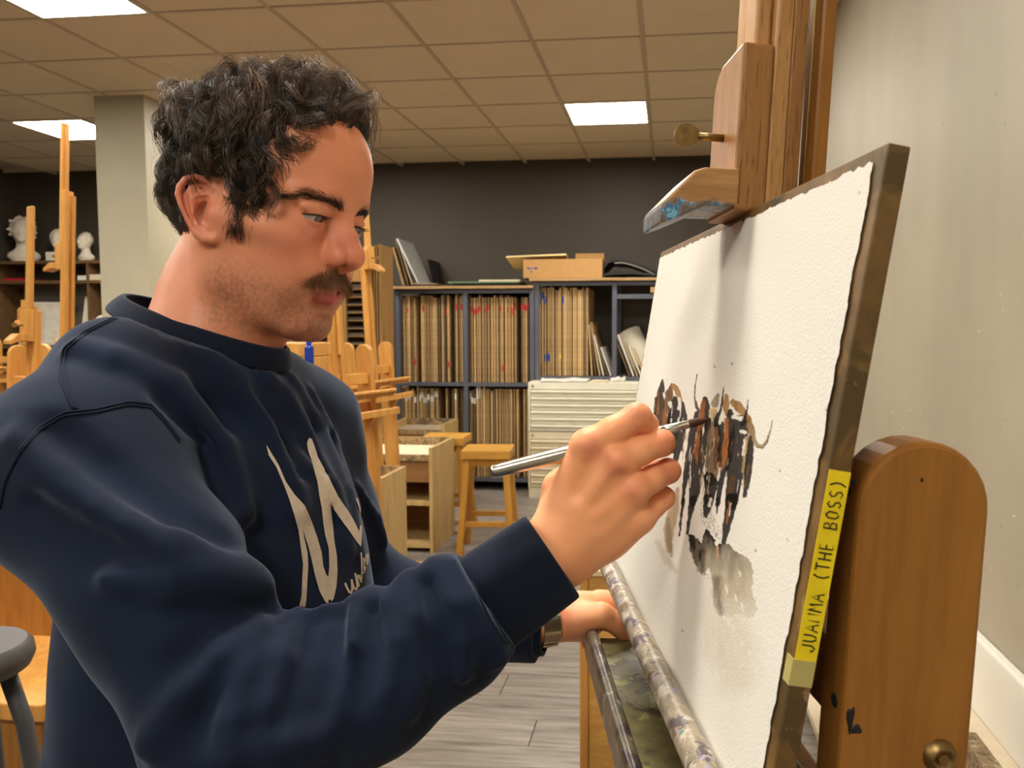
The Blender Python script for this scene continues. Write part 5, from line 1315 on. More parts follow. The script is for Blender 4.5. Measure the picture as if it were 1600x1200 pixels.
def hit(x, y, fn, d0=.40, d1=1.3):
    """depth at which the ray through a reference pixel meets the garment (used to lay folds, seams and print on it)"""
    r = np.array([(x - PX0) / F_PX, (PY0 - y) / F_PX, 1.0]); t = d0
    for _ in range(80):
        v = float(fn((r * t)[None].astype(np.float32))[0])
        if v < .0008: return t
        t += max(v * .8, .0008)
        if t > d1: return None
    return t
def fold(pts, sgn=1, k=.012, sink=.40):
    k = k * .85
    if sgn < 0: k, sink, pts = .016, .62, [(x, y, r * .85) for x, y, r in pts]
    poly = []
    for (x, y, r) in pts:
        t = hit(x, y, sweat_base)
        if t is None: continue
        if poly and abs(t - poly[-1][2]) > .07:
            if t < poly[-1][2]: poly = []
            else: break
        c = pc(x, y, t + (r * sink if sgn > 0 else -r * sink)); poly.append(tuple(c) + (r,))
    if len(poly) < 2: return
    A_ = np.array(poly); m = A_[:, 3].max() + .02
    FOLDS.append((poly, sgn, k, A_[:, :3].min(0) - m, A_[:, :3].max(0) + m))
# folds of the sweatshirt: ridges (+1) and hollows (-1) laid on the cloth
fold([(262, 590, .010), (320, 640, .012), (372, 730, .014), (404, 830, .016), (418, 900, .012)], -1, .012, .30)      # armhole crease
fold([(120, 545, .010), (176, 566, .012), (264, 610, .015), (336, 705, .016), (374, 800, .014)], 1, .014, .25)
fold([(205, 525, .008), (260, 575, .011), (344, 668, .012), (388, 780, .011), (402, 870, .010)], 1, .012, .25)
fold([(250, 625, .006), (318, 690, .008), (350, 780, .008)], -1, .010, .2)
fold([(310, 550, .008), (390, 620, .011), (432, 700, .012), (462, 800, .010)], 1, .012, .3)
fold([(405, 610, .005), (442, 660, .007), (472, 740, .008)], -1, .010, .2)
fold([(420, 590, .006), (470, 660, .009), (512, 760, .009), (536, 860, .008)], 1, .010, .25)
fold([(455, 590, .006), (500, 670, .008), (536, 770, .008), (556, 880, .007)], 1, .009, .25)
fold([(485, 610, .006), (524, 690, .007), (552, 790, .006)], 1, .009, .25)
fold([(445, 620, .005), (492, 710, .006), (524, 820, .006)], -1, .009, .2)
# upper arm
fold([(40, 690, .012), (90, 745, .018), (160, 814, .022), (264, 868, .022), (376, 900, .014)], 1, .020, .35)
fold([(50, 790, .010), (150, 860, .014), (250, 925, .014), (330, 945, .010)], -1, .014, .2)
fold([(180, 905, .010), (264, 912, .015), (336, 906, .016), (398, 920, .015), (418, 945, .010)], 1, .014, .25)
fold([(70, 660, .008), (160, 725, .012), (270, 800, .012), (350, 840, .008)], -1, .014, .25)
fold([(418, 960, .008), (352, 984, .010), (318, 1016, .010), (270, 1050, .008)], -1, .008, .1)
# elbow, radiating from the inner crease
fold([(405, 985, .010), (350, 1030, .014), (296, 1086, .016), (238, 1160, .013)], 1, .012, .25)
fold([(412, 1000, .007), (366, 1060, .010), (322, 1130, .010)], -1, .008, .1)
fold([(428, 984, .011), (388, 1060, .014), (372, 1130, .014), (360, 1190, .012)], 1, .012, .25)
fold([(446, 978, .007), (426, 1050, .009), (408, 1130, .010)], -1, .008, .1)
fold([(470, 968, .011), (452, 1040, .013), (432, 1110, .014), (420, 1185, .012)], 1, .012, .25)
fold([(512, 962, .011), (488, 1046, .013), (462, 1126, .013), (450, 1185, .010)], 1, .011, .25)
fold([(494, 968, .006), (472, 1046, .008), (448, 1120, .008)], -1, .008, .15)
fold([(556, 950, .010), (548, 1020, .012), (528, 1090, .013), (500, 1160, .012)], 1, .012, .25)
fold([(534, 960, .006), (520, 1030, .008), (496, 1110, .008)], -1, .008, .2)
# forearm
fold([(578, 936, .011), (600, 955, .010), (612, 1010, .012), (596, 1090, .012)], 1, .010, .25)
fold([(586, 950, .005), (584, 1010, .007), (566, 1090, .007)], -1, .008, .2)
fold([(640, 916, .010), (662, 970, .012), (660, 1045, .012), (635, 1110, .011)], 1, .012, .3)
fold([(686, 892, .010), (704, 955, .012), (716, 1010, .013), (722, 1050, .012)], 1, .010, .25)
fold([(668, 915, .005), (684, 965, .007), (690, 1030, .007)], -1, .008, .2)
fold([(716, 890, .009), (742, 940, .011), (762, 985, .012), (776, 1022, .013)], 1, .010, .25)
# far sleeve
fold([(575, 800, .010), (620, 850, .014), (680, 885, .010)], 1, .010, .25)
fold([(590, 840, .006), (620, 880, .008), (650, 910, .006)], -1, .008, .2)
fold([(560, 760, .008), (585, 810, .010), (600, 850, .008)], 1, .010, .25)
SLO, SHI = np.array([-.56, -.66, .44]), np.array([.02, .15, 1.12])
sV, sQ = nets(sweat_fn, SLO, SHI, .0042, 4, 1.7)
sV = laplace(sV, sQ, 2, .45)

def core_fn(p):
    a, b = arms_fn(p); d = np.minimum(torso_fn(p), np.minimum(a, b)) + .016
    d = smin(d, s_chain(p, [tuple(NK1 + np.array([0, .0, 0])) + (.036,), tuple(TM) + (.05,)], .02), .03)
    return d
# seated legs below the frame (camera frame is nearly upright)
HIP = TM + np.array([0, -.60, 0]) + fv * .0
fdn = np.array([0, -1.0, .065]); fdn /= np.linalg.norm(fdn)
def legs_fn(p, g=0.0):
    d = s_ell(p, HIP + np.array([0, .0, 0]), (.165, .11, .125), TR)
    for s in (-1, 1):
        h = HIP + wv * s * .085 + np.array([0, -.03, 0]); k = h + fv * .27 + wv * s * .07 + np.array([0, -.14, 0]); an = k - fv * .16 + fdn * .40
        d = smin(d, s_chain(p, [tuple(h) + (.085 + g,), tuple(k) + (.062 + g,)], .02), .04)
        d = smin(d, s_chain(p, [tuple(k) + (.060 + g,), tuple(an) + (.046 + g,)], .02), .02)
    return d
cV, cQ = nets(lambda p: np.minimum(core_fn(p), legs_fn(p, -.012) + .012), SLO - np.array([.05, .62, .05]), SHI + np.array([.45, .0, .12]), .012, 3, 1.8)
# the whole body as one mesh: head and neck, hands with forearms, trunk and limbs inside the clothes
parts_ = [(h2w(head_V), head_Q, skin_colours(head_V)),
          (c2w(rV), rQ, hand_tone(rV, 5, [(918, 697, .615), (962, 724, .612), (989, 767, .618), (1040, 690, .632), (998, 648, .622), (1046, 738, .640), ])),
          (c2w(lV), lQ, hand_tone(lV, 7, [(944, 950, .965), (985, 1000, .95), (880, 960, .945)])),
          (c2w(cV), cQ, np.ones((len(cV), 3)) * np.array(sr(206, 142, 108)))]
VV, QQ, CC, off = [], [], [], 0
for v_, q_, c_ in parts_: VV.append(v_); QQ.append(q_[:, ::-1] + off); CC.append(c_); off += len(v_)
body = fast_mesh('body', np.concatenate(VV), np.concatenate(QQ), M_skin, man); set_tone(body, np.concatenate(CC))

# eyes
M_scl = plain('eye_white', sr(186, 172, 164), .18, spec=.5); M_iris = plain('iris_brown', sr(70, 54, 42), .1, spec=.7, noise=.3, nscale=900); M_pup = plain('pupil', sr(8, 7, 7), .05, spec=.8)
target = pc(1100, 656, .648)
for s in (1, -1):
    ec = h2c(EYE * np.array([1, s, 1])); g = target - ec; g /= np.linalg.norm(g); gw = c2w(ec + g) - c2w(ec); cw = c2w(ec)
    zz_ = Vector(gw).normalized(); xx_ = Vector((0, 0, 1)).cross(zz_).normalized(); yy_ = zz_.cross(xx_)
    Mx = frame(cw, xx_, yy_, zz_)
    R = .0123; prof = [(R * math.sin(a), R * math.cos(a)) for a in np.linspace(.54, math.pi, 22)]
    ew = lathe('eyeball', prof, M_scl, man, M=Mx, n=28)
    lathe('iris', [(R * math.sin(a), R * math.cos(a)) for a in np.linspace(.20, .56, 6)], M_iris, ew, M=Mx, n=28)
    lathe('pupil', [(.0001, R + .0001)] + [(R * math.sin(a), R * math.cos(a)) for a in np.linspace(.04, .205, 4)], M_pup, ew, M=Mx, n=20)

# ------------------------------------------------------------------ hair
def strands_mesh(name, P_, r, mat, parent, sides=3, taper=.35):
    """P_: (n, m, 3) world points"""
    n, m, _ = P_.shape
    t = np.gradient(P_, axis=1); t /= np.linalg.norm(t, axis=2, keepdims=True) + 1e-12
    ref = np.array([.31, .17, .93]); u = np.cross(t, ref); u /= np.linalg.norm(u, axis=2, keepdims=True) + 1e-9; v = np.cross(t, u)
    rr = (np.asarray(r).reshape(-1, 1) * np.linspace(1, taper, m)[None, :])[..., None]
    ring = [P_ + rr * (math.cos(a) * u + math.sin(a) * v) for a in np.arange(sides) * 2 * math.pi / sides]
    V = np.stack(ring, 2).reshape(-1, 3)
    b = (np.arange(n)[:, None, None] * m + np.arange(m - 1)[None, :, None]) * sides
    j = np.arange(sides)[None, None, :]; k = (j + 1) % sides
    Q = np.stack([b + j, b + k, b + sides + k, b + sides + j], -1).reshape(-1, 4)
    return fast_mesh(name, V, Q, mat, parent)
nh = NT('dark_hair')
hn = nh.noise(nh.coord(), 160, 3)
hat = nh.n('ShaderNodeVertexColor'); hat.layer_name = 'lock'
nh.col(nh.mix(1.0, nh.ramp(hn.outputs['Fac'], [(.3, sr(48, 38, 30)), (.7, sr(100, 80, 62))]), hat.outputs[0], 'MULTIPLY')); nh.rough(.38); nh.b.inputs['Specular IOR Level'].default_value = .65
M_hair = nh.m
M_hairbase = plain('hair_undercoat', sr(26, 21, 18), .7, noise=.3, nscale=200)
RS = np.random.RandomState(11)
SCC, SCR = np.array([-.010, 0, .050]), np.array([.100, .076, .083])
def scalp(dirs):       # point on the skull along unit directions, and its outward normal
    k = 1 / np.linalg.norm(dirs / (SCR + .002), axis=1); p = SCC + dirs * k[:, None]; n = (p - SCC) / SCR ** 2; return p, n / np.linalg.norm(n, axis=1)[:, None]
HLU = [-.060, -.050, -.030, -.022, -.018, -.006, .010, .024, .045, .066, .080, .092, .102, .112, .14]
HLF = [-.052, -.042, -.034, -.030, .018, .028, .036, .044, .050, .055, .064, .076, .083, .089, .092]
def hairline(p):
    """>0 where hair grows: forehead line, temple, sideburn, ear, nape"""
    F_, L_, U_ = p[..., 0], np.abs(p[..., 1]), p[..., 2]
    lim = np.interp(U_, HLU, HLF) - F_
    ear = np.minimum(np.minimum(.012 - F_, F_ + .046), np.minimum(.026 - U_, U_ + .05))     # inside the ear's footprint
    return np.minimum(np.minimum(lim, U_ + .060), -ear)
def gen_dirs(n):
    v = RS.normal(size=(n, 3)); return v / np.linalg.norm(v, axis=1)[:, None]
M_SEG = 16
def unit(v): return v / (np.linalg.norm(v, axis=-1, keepdims=True) + 1e-9)
def curls(root, nrm, flow, length, rise, rho, turns, phase, hand, droop):
    """wavy locks: rise off the scalp, bend over along the flow, wave sideways and roll in at the tip"""
    s = np.linspace(0, 1, M_SEG)[None, :, None]
    t1 = unit(flow - nrm * (flow * nrm).sum(1, keepdims=True)); t2 = np.cross(nrm, t1)
    A_ = lambda x: np.asarray(x)[:, None, None]
    e1 = nrm[:, None, :]; e2 = t2[:, None, :]; e3 = t1[:, None, :]
    th = 2 * math.pi * A_(turns) * s + A_(phase)
    grow_ = np.clip(s * 1.8, 0, 1)
    P_ = root[:, None, :] + e1 * A_(rise) * np.sin(math.pi * np.minimum(s * .74, 1)) + e3 * A_(length) * s * (.25 + .75 * s ** .6)
    P_ = P_ + A_(rho) * A_(hand) * (np.sin(th) - np.sin(A_(phase))) * e2 * grow_ + A_(rho) * .6 * (np.cos(th) - np.cos(A_(phase))) * e1 * grow_
    roll = np.clip((s - .62) / .38, 0, 1); ra = roll * 2.6
    P_ = P_ + A_(rho) * 1.0 * ((np.cos(ra) - 1) * e1 * 1.0 - (1 - np.cos(ra)) * .9 * e3 + np.sin(ra) * .5 * A_(hand) * e2) * roll
    P_ = P_ + np.array([0, 0, -1.0]) * A_(droop) * s ** 2
    q = (P_ - SCC) / (SCR + .005); k = np.linalg.norm(q, axis=2, keepdims=True)
    return np.where(k < 1, SCC + q / k * (SCR + .005), P_)
D_ = gen_dirs(16000); p_, n_s = scalp(D_); ok = hairline(p_) > .001; p_, n_s = p_[ok], n_s[ok]
NC = 520; mind = .0084; ch = []
for i in range(len(p_)):
    if not ch or ((p_[ch] - p_[i]) ** 2).sum(1).min() > mind ** 2: ch.append(i)
    if len(ch) >= NC: break
croot, cn = p_[ch], n_s[ch]; n_c = len(ch)
crown = np.array([-.055, .0, .122])
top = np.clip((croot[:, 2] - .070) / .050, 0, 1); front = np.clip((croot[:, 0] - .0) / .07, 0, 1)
low = np.clip((.030 - croot[:, 2]) / .03, 0, 1); burn = low * (croot[:, 0] > .0)
fl = unit(croot - crown) + np.array([0, 0, -.25])
patch = np.stack([np.sin(croot[:, 0] * 61 + croot[:, 1] * 47 + 1), np.cos(croot[:, 1] * 53 - croot[:, 2] * 71), np.sin(croot[:, 2] * 59 + croot[:, 0] * 37)], 1)
fl = unit(fl) + patch * .75 + RS.normal(size=(n_c, 3)) * .22
fr = np.clip((croot[:, 0] - .035) / .03, 0, 1) * np.clip((croot[:, 2] - .055) / .03, 0, 1)
fl = fl * (1 - .75 * fr)[:, None] + fr[:, None] * np.array([-.15, .35, .90])
hand = np.sign(patch[:, 0] + .3 * RS.normal(size=n_c)); hand[hand == 0] = 1
clen = (.038 + .016 * top) * RS.uniform(.75, 1.25, n_c)
rise = (.011 + .022 * top + .003 * front) * RS.uniform(.65, 1.25, n_c)
rho = (.0052 + .0038 * top) * RS.uniform(.7, 1.3, n_c); turns = RS.uniform(.75, 1.25, n_c)
phase = patch[:, 1] * 2 + RS.uniform(-.8, .8, n_c)
droop = .006 + .004 * top + .010 * low
edge = np.clip((croot[:, 0] - .030) / .04, 0, 1) * np.clip((croot[:, 2] - .05) / .03, 0, 1)
clen *= 1 - .45 * edge; rise *= 1 - .30 * top * (1 - edge); rise += .003 * edge
farside = ((croot[:, 1] < -.01) & (croot[:, 0] > .015) & (croot[:, 2] < .105)).astype(float); clen *= 1 - .5 * farside; rise *= 1 - .55 * farside; droop *= 1 - .6 * farside
near_ear = ((croot[:, 2] > .0) & (croot[:, 2] < .052) & (croot[:, 0] > -.055) & (croot[:, 0] < .018)).astype(float)
clen *= 1 - .50 * near_ear; droop *= 1 - .9 * near_ear; fl = fl * (1 - near_ear)[:, None] + near_ear[:, None] * np.array([-.9, 0, .25])
for arr, f in ((clen, .42), (rise, .16), (rho, .35), (droop, .5)): arr *= 1 - burn * (1 - f)
nape = low * (croot[:, 0] < -.03); clen *= 1 - .15 * nape
per = np.where(burn > .5, 8, 24).astype(int)
rep = np.repeat(np.arange(n_c), per); m_ = len(rep)
off_ = RS.normal(size=(m_, 3)) * .0019; off_ -= cn[rep] * (off_ * cn[rep]).sum(1, keepdims=True)
G = curls(croot[rep] + off_, cn[rep], fl[rep] + RS.normal(size=(m_, 3)) * .08, clen[rep] * RS.uniform(.82, 1.12, m_), rise[rep] * RS.uniform(.85, 1.12, m_), rho[rep] * RS.uniform(.8, 1.15, m_), turns[rep] * RS.uniform(.95, 1.05, m_), phase[rep] + RS.normal(size=m_) * .16, hand[rep], droop[rep])
lockc = (np.clip(RS.normal(1.0, .30, n_c), .5, 1.9) * (.75 + .75 * top))[rep] * RS.uniform(.85, 1.15, m_)  # locks paler towards the top: overhead lamp light put into the tint
nf = 520; fi = RS.choice(n_c, nf)
H2 = curls(croot[fi] + RS.normal(size=(nf, 3)) * .003, cn[fi], fl[fi] + RS.normal(size=(nf, 3)) * .5, clen[fi] * RS.uniform(.9, 1.4, nf), rise[fi] * RS.uniform(1.1, 1.55, nf), rho[fi] * RS.uniform(.8, 1.6, nf), turns[fi] * 1.1, RS.uniform(0, 6.28, nf), hand[fi], droop[fi] * .3)
hair = strands_mesh('hair', h2w(G.reshape(-1, 3)).reshape(G.shape), RS.uniform(.00028, .00046, m_), M_hair, man)
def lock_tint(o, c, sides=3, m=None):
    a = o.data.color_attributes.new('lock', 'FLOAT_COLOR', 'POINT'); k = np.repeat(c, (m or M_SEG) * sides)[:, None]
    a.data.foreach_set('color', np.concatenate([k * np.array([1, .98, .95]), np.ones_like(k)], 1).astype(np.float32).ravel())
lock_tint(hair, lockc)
fly = strands_mesh('flyaway_hair', h2w(H2.reshape(-1, 3)).reshape(H2.shape), np.full(nf, .00010), M_hair, hair)
lock_tint(fly, np.full(nf, 1.3))
# undercoat hugging the skull so that no skin shows between the curls
def under_fn(p):
    U_ = p[..., 2]; t_ = np.clip((U_ - .06) / .05, 0, 1)
    d = s_ell(p, SCC, SCR + .006) - .010 * t_ + (noise3(p, 75, 21) - .5) * .010
    d = smax(d, -(hairline(p).astype(np.float32) - .002 - .003 * t_), .005)
    return d
uV, uQ = nets(under_fn, (-.135, -.105, -.075), (.12, .105, .165), .0032, 4, 1.8)
fast_mesh('undercoat', h2w(uV), uQ[:, ::-1], M_hairbase, hair)

# strands laid on the face: eyebrows, moustache, sideburns, lashes
head_bvh = BVHTree.FromPolygons([tuple(v) for v in head_V], [tuple(q) for q in head_Q])
def on_face(p):
    r = head_bvh.find_nearest(Vector(p)); n = (Vector(p) - r[0]); nn = r[1]
    nn = nn if nn.dot(r[0] - Vector((.0, 0, .0))) > 0 else -nn
    return np.array(r[0]), np.array(nn)
def tuft(pts, dirs, n, length, spread, rad, lift, name, mat, parent, curve=0.0, seed=1, sag=0.0, fspread=0.0):
    rs = np.random.RandomState(seed); out = []; rr = []
    pts = np.array(pts, float); dirs = np.array(dirs, float)
    for _ in range(n):
        t = rs.rand() * (len(pts) - 1); i = int(t); f = t - i; i = min(i, len(pts) - 2)
        c = pts[i] * (1 - f) + pts[i + 1] * f; d = dirs[i] * (1 - f) + dirs[i + 1] * f
        w_ = spread[i] * (1 - f) + spread[i + 1] * f
        c = c + np.array([rs.normal() * fspread, rs.uniform(-.001, .001), rs.normal() * w_ * .5])
        b, nn = on_face(c); d = d + rs.normal(size=3) * .18; d = d - nn * (d @ nn); d /= np.linalg.norm(d)
        L_ = length * rs.uniform(.6, 1.15); s = np.linspace(0, 1, 6)[:, None]
        P_ = b + d * L_ * s + nn * lift * np.sin(s * math.pi * .6) * rs.uniform(.5, 1.2) + np.array([0, 0, -1]) * sag * s ** 2
        out.append(P_); rr.append(rad * rs.uniform(.7, 1.2))
    A_ = np.array(out); return strands_mesh(name, h2w(A_.reshape(-1, 3)).reshape(A_.shape), np.array(rr), mat, parent, taper=.4)
M_brow = plain('brow_hair', sr(56, 41, 32), .45); M_mst = plain('moustache_hair', sr(140, 100, 66), .5, noise=.3, nscale=900)
for s in (1, -1):
    br = [(.096, .0100 * s, .0240), (.093, .021 * s, .0275), (.087, .033 * s, .0310), (.077, .0450 * s, .0305), (.064, .0550 * s, .0240)]
    bd = [(.0, .7 * s, .8), (-.1, 1.0 * s, .6), (-.3, 1.0 * s, .35), (-.5, 1.0 * s, -.15), (-.6, .9 * s, -.5)]
    tuft(br, bd, 520, .0095, [.0042, .0048, .0046, .0032, .0018], .00014, .0012, 'eyebrow', M_brow, man, seed=3 + s)
    # lashes
    la = []; rs = np.random.RandomState(9)
    for k in range(46):
        y = rs.uniform(-.0125, .0138); e = 1 - (y / .0150) ** 2; z = -.0004 + .0023 * e - .03 * y
        F0 = math.sqrt(max(.0138 ** 2 - y * y - z * z, 1e-6)); b = EYE * np.array([1, s, 1]) + np.array([F0, y * s, z])
        d = np.array([.8, y * s * 26, -.25]); d /= np.linalg.norm(d); ss = np.linspace(0, 1, 5)[:, None]
        la.append(b + d * ss * .0075 + np.array([.0, 0, .0028]) * ss ** 2)
    A_ = np.array(la); strands_mesh('eyelashes', h2w(A_.reshape(-1, 3)).reshape(A_.shape), np.full(len(la), .00013), M_brow, man)
    # sideburn
    tuft([(.018, .068 * s, .020), (.022, .067 * s, .006), (.023, .066 * s, -.006), (.022, .065 * s, -.016)], [(.2, 0, -1), (.25, 0, -1), (.1, 0, -1), (-.1, 0, -1)], 300, .012, [.010, .009, .007, .004], .00020, .0025, 'sideburn', M_brow, man, seed=21 + s, fspread=.0055)
    lp = []
    for y in np.linspace(-.0125, .0140, 16):
        e = 1 - ((y - .0005) / .0150) ** 2; z = -.0002 + .0023 * e - .03 * y; F0 = math.sqrt(max(.0139 ** 2 - y * y - z * z, 1e-6)); lp.append(EYE * np.array([1, s, 1]) + np.array([F0, y * s, z]))
    tube('lash_line', h2w(np.array(lp)), .00055, M_brow, man, n=6)
mo = [(.081, .0300, -.0480), (.089, .020, -.0425), (.095, .010, -.0390), (.098, .0, -.0380), (.095, -.010, -.0390), (.089, -.020, -.0425), (.081, -.0300, -.0480)]
md = [(-.2, .9, -.5), (.1, .6, -.8), (.3, .2, -1), (.4, 0, -1), (.3, -.2, -1), (.1, -.6, -.8), (-.2, -.9, -.5)]
tuft(mo, md, 1300, .0120, [.0028, .0066, .0076, .0072, .0076, .0066, .0028], .00018, .0048, 'moustache', M_mst, man, seed=77, sag=.001)

# ------------------------------------------------------------------ clothes
nw = NT('navy_fleece')
wn = nw.noise(nw.coord(), 1400, 3, .7); wn2 = nw.noise(nw.coord(), 14, 4)
nw.col(nw.ramp(wn2.outputs['Fac'], [(.3, sr(17, 25, 42)), (.7, sr(25, 35, 57))])); nw.rough(.85); nw.b.inputs['Specular IOR Level'].default_value = .15
nw.b.inputs['Sheen Weight'].default_value = .20; nw.b.inputs['Sheen Roughness'].default_value = .45; nw.b.inputs['Sheen Tint'].default_value = (.55, .66, .85, 1)
nw.bump(wn.outputs['Fac'], .18, .0006)
M_navy = nw.m
sweat = fast_mesh('sweatshirt', c2w(sV), sQ[:, ::-1], M_navy, man)
sweat_bvh = BVHTree.FromPolygons([tuple(v) for v in c2w(sV)], [tuple(q) for q in sQ])
def cloth_hit(x, y):
    r = ray(x, y); h = sweat_bvh.ray_cast(Vector(CAMP), Vector(r).normalized(), 3.0)
    if h[0] is None: return None, None
    n = h[1] if h[1].dot(Vector(r)) < 0 else -h[1]
    return np.array(h[0]), np.array(n)
def ring_band(name, tops, bots, th, mat, parent, ribs=0):
    """closed band between two rings of world points, given thickness"""
    n = len(tops); T_ = np.array(tops); B_ = np.array(bots); cen = (T_.mean(0) + B_.mean(0)) / 2
    m = 10; rows = []
    out = (T_ + B_) / 2 - cen; ax_ = T_.mean(0) - B_.mean(0); ax_ /= np.linalg.norm(ax_); out -= np.outer(out @ ax_, ax_); out /= np.linalg.norm(out, axis=1)[:, None]
    for k in range(2 * m):
        a = 2 * math.pi * k / (2 * m); h = .5 + .5 * math.cos(a); bul = math.sin(a)
        off2 = (abs(bul) ** .6) * math.copysign(1, bul) * th
        rows.append(B_ * (1 - h) + T_ * h + out * off2)
    V = np.stack(rows, 1).reshape(-1, 3); M2 = 2 * m
    i = np.arange(n)[:, None] * M2; i2 = ((np.arange(n) + 1) % n)[:, None] * M2; j = np.arange(M2)[None, :]; k = (j + 1) % M2
    Q = np.stack([i + j, i2 + j, i2 + k, i + k], -1).reshape(-1, 4)
    return fast_mesh(name, V, Q, mat, parent)
nr = NT('navy_rib'); nr.col(sr(15, 22, 39)); nr.rough(.85); nr.b.inputs['Sheen Weight'].default_value = .14; nr.b.inputs['Sheen Tint'].default_value = (.55, .66, .85, 1); nr.b.inputs['Specular IOR Level'].default_value = .15
nr.bump(nr.noise(nr.coord(), 900, 3).outputs['Fac'], .15, .0006); M_rib = nr.m
ring_band('collar', c2w(T_RING), c2w(B_RING - RN_ * .004), .0036, M_rib, sweat)
def cuff(c0, c1, r0, r1, name='cuff'):
    ax_ = (c1 - c0) / np.linalg.norm(c1 - c0); u_ = np.cross(ax_, [0, 0, 1.0]); u_ /= np.linalg.norm(u_); v_ = np.cross(ax_, u_)
    prof = [(-.006, r0 * .80), (-.004, r0 * .97), (.002, r0), (.3, r0), (.6, (r0 + r1) / 2), (.94, r1), (.985, r1 - .0005), (1.0, r1 - .002), (.99, r1 - .0042), (.9, r1 - .005), (.5, r1 - .006)]
    L_ = np.linalg.norm(c1 - c0); t = np.linspace(0, 2 * math.pi, 56, endpoint=False)
    rows = []
    for (s_, r_) in prof:
        a = s_ * L_ if s_ > .01 else s_
        wob = 1 + .03 * np.sin(3 * t + 1) + .015 * np.sin(7 * t)
        rows.append(c0 + ax_ * a + (np.cos(t) * wob)[:, None] * u_ * r_ + (np.sin(t) * wob)[:, None] * v_ * r_ * .96)
    V = np.array(rows).reshape(-1, 3); n = 56; i = np.arange(len(prof) - 1)[:, None] * n; j = np.arange(n)[None, :]; k = (j + 1) % n
    return fast_mesh(name, c2w(V), np.stack([i + j, i + k, i + n + k, i + n + j], -1).reshape(-1, 4), M_rib, sweat)
cuff(CUF0, CUF1, .0400, .0385); cuff(WRL - (WRL - ELL) / np.linalg.norm(WRL - ELL) * .004, WRL + (WRL - ELL) / np.linalg.norm(WRL - ELL) * .012, .034, .033)
def seam(pts, r=.0011, name='seam', inner=False):
    P_ = []
    for (x0, y0), (x1, y1) in zip(pts[:-1], pts[1:]):
        for s in np.linspace(0, 1, 14, endpoint=False):
            h, n = cloth_hit(x0 + (x1 - x0) * s, y0 + (y1 - y0) * s)
            if h is not None: P_.append(h + n * r * .35)
    if len(P_) > 3:
        P_ = np.array(P_)
        for _ in range(3): P_[1:-1] = (P_[:-2] + 2 * P_[1:-1] + P_[2:]) / 4
        tube(name, P_, r, M_rib, sweat, n=6)
SEAM1 = [(205, 475), (190, 490), (130, 520), (100, 545), (93, 575), (98, 600), (108, 625), (116, 640)]
SEAM2 = [(0, 790), (8, 750), (30, 705), (60, 668), (100, 645), (150, 640), (200, 628), (235, 632), (262, 662), (282, 690)]
for o_ in (0, 5): seam([(x + o_, y + o_ * .2) for x, y in SEAM1])
for o_ in (0, 5): seam([(x, y + o_) for x, y in SEAM2])
for o_ in (0, 6): seam([(722 - o_ * 1.0, 868 + o_ * .2), (745 - o_, 915), (770 - o_, 965), (798 - o_, 1010)], .0010)

# chest print: brush-drawn M and handwriting, lying on the cloth
M_print = plain('beige_print', sr(206, 190, 168), .6, noise=.08, nscale=150, bump=.3, bscale=500)
def fill_print(name, poly, parent, step=2.2, lift=.0009):
    poly = np.array(poly, float); x0, y0 = poly.min(0); x1, y1 = poly.max(0)
    bm = bmesh.new(); vs = [bm.verts.new((x, y, 0)) for x, y in poly]; bm.faces.new(vs)
    for ax in (0, 1):
        c = (x0, y0)[ax] + step
        while c < (x1, y1)[ax]:
            bmesh.ops.bisect_plane(bm, geom=bm.verts[:] + bm.edges[:] + bm.faces[:], plane_co=(c, c, 0), plane_no=(1, 0, 0) if ax == 0 else (0, 1, 0)); c += step * (1 if ax == 0 else 2)
    bmesh.ops.triangulate(bm, faces=bm.faces[:])
    bm.verts.index_update(); V = []; ok = []
    for v in bm.verts:
        h, n = cloth_hit(v.co.x, v.co.y)
        if h is not None and (h - CAMP) @ FW < .655: h = None
        ok.append(h is not None); V.append(h + n * lift if h is not None else np.zeros(3))
    F_ = [tuple(v.index for v in f.verts) for f in bm.faces if all(ok[v.index] for v in f.verts)]
    bm.free(); V = np.array(V)
    # drop triangles stretched over a gap in the cloth
    F_ = [f for f in F_ if max(np.linalg.norm(V[f[0]] - V[f[1]]), np.linalg.norm(V[f[1]] - V[f[2]]), np.linalg.norm(V[f[2]] - V[f[0]])) < .022]
    # one object per connected piece
    par = list(range(len(V)))
    def root_(i):
        while par[i] != i: par[i] = par[par[i]]; i = par[i]
        return i
    for f in F_:
        for q in f[1:]: par[root_(q)] = root_(f[0])
    grp = {}
    for f in F_: grp.setdefault(root_(f[0]), []).append(f)
    for fs in grp.values():
        ids = sorted({i for f in fs for i in f}); mp = {i: k for k, i in enumerate(ids)}
        if len(fs) > 3: mesh(name, V[ids], [tuple(mp[i] for i in f) for f in fs], M_print, parent, True)
def spl(pts, n=6):
    p = np.array(pts, float); out = []
    for i in range(len(p)):
        a, b, c, d = p[(i - 1) % len(p)], p[i], p[(i + 1) % len(p)], p[(i + 2) % len(p)]
        for t in np.linspace(0, 1, n, endpoint=False):
            out.append(.5 * (2 * b + (c - a) * t + (2 * a - 5 * b + 4 * c - d) * t * t + (3 * b - 3 * c + d - a) * t ** 3))
    return out
zz = lambda x, y: (360 + x / 2.857, 640 + y / 2.857)
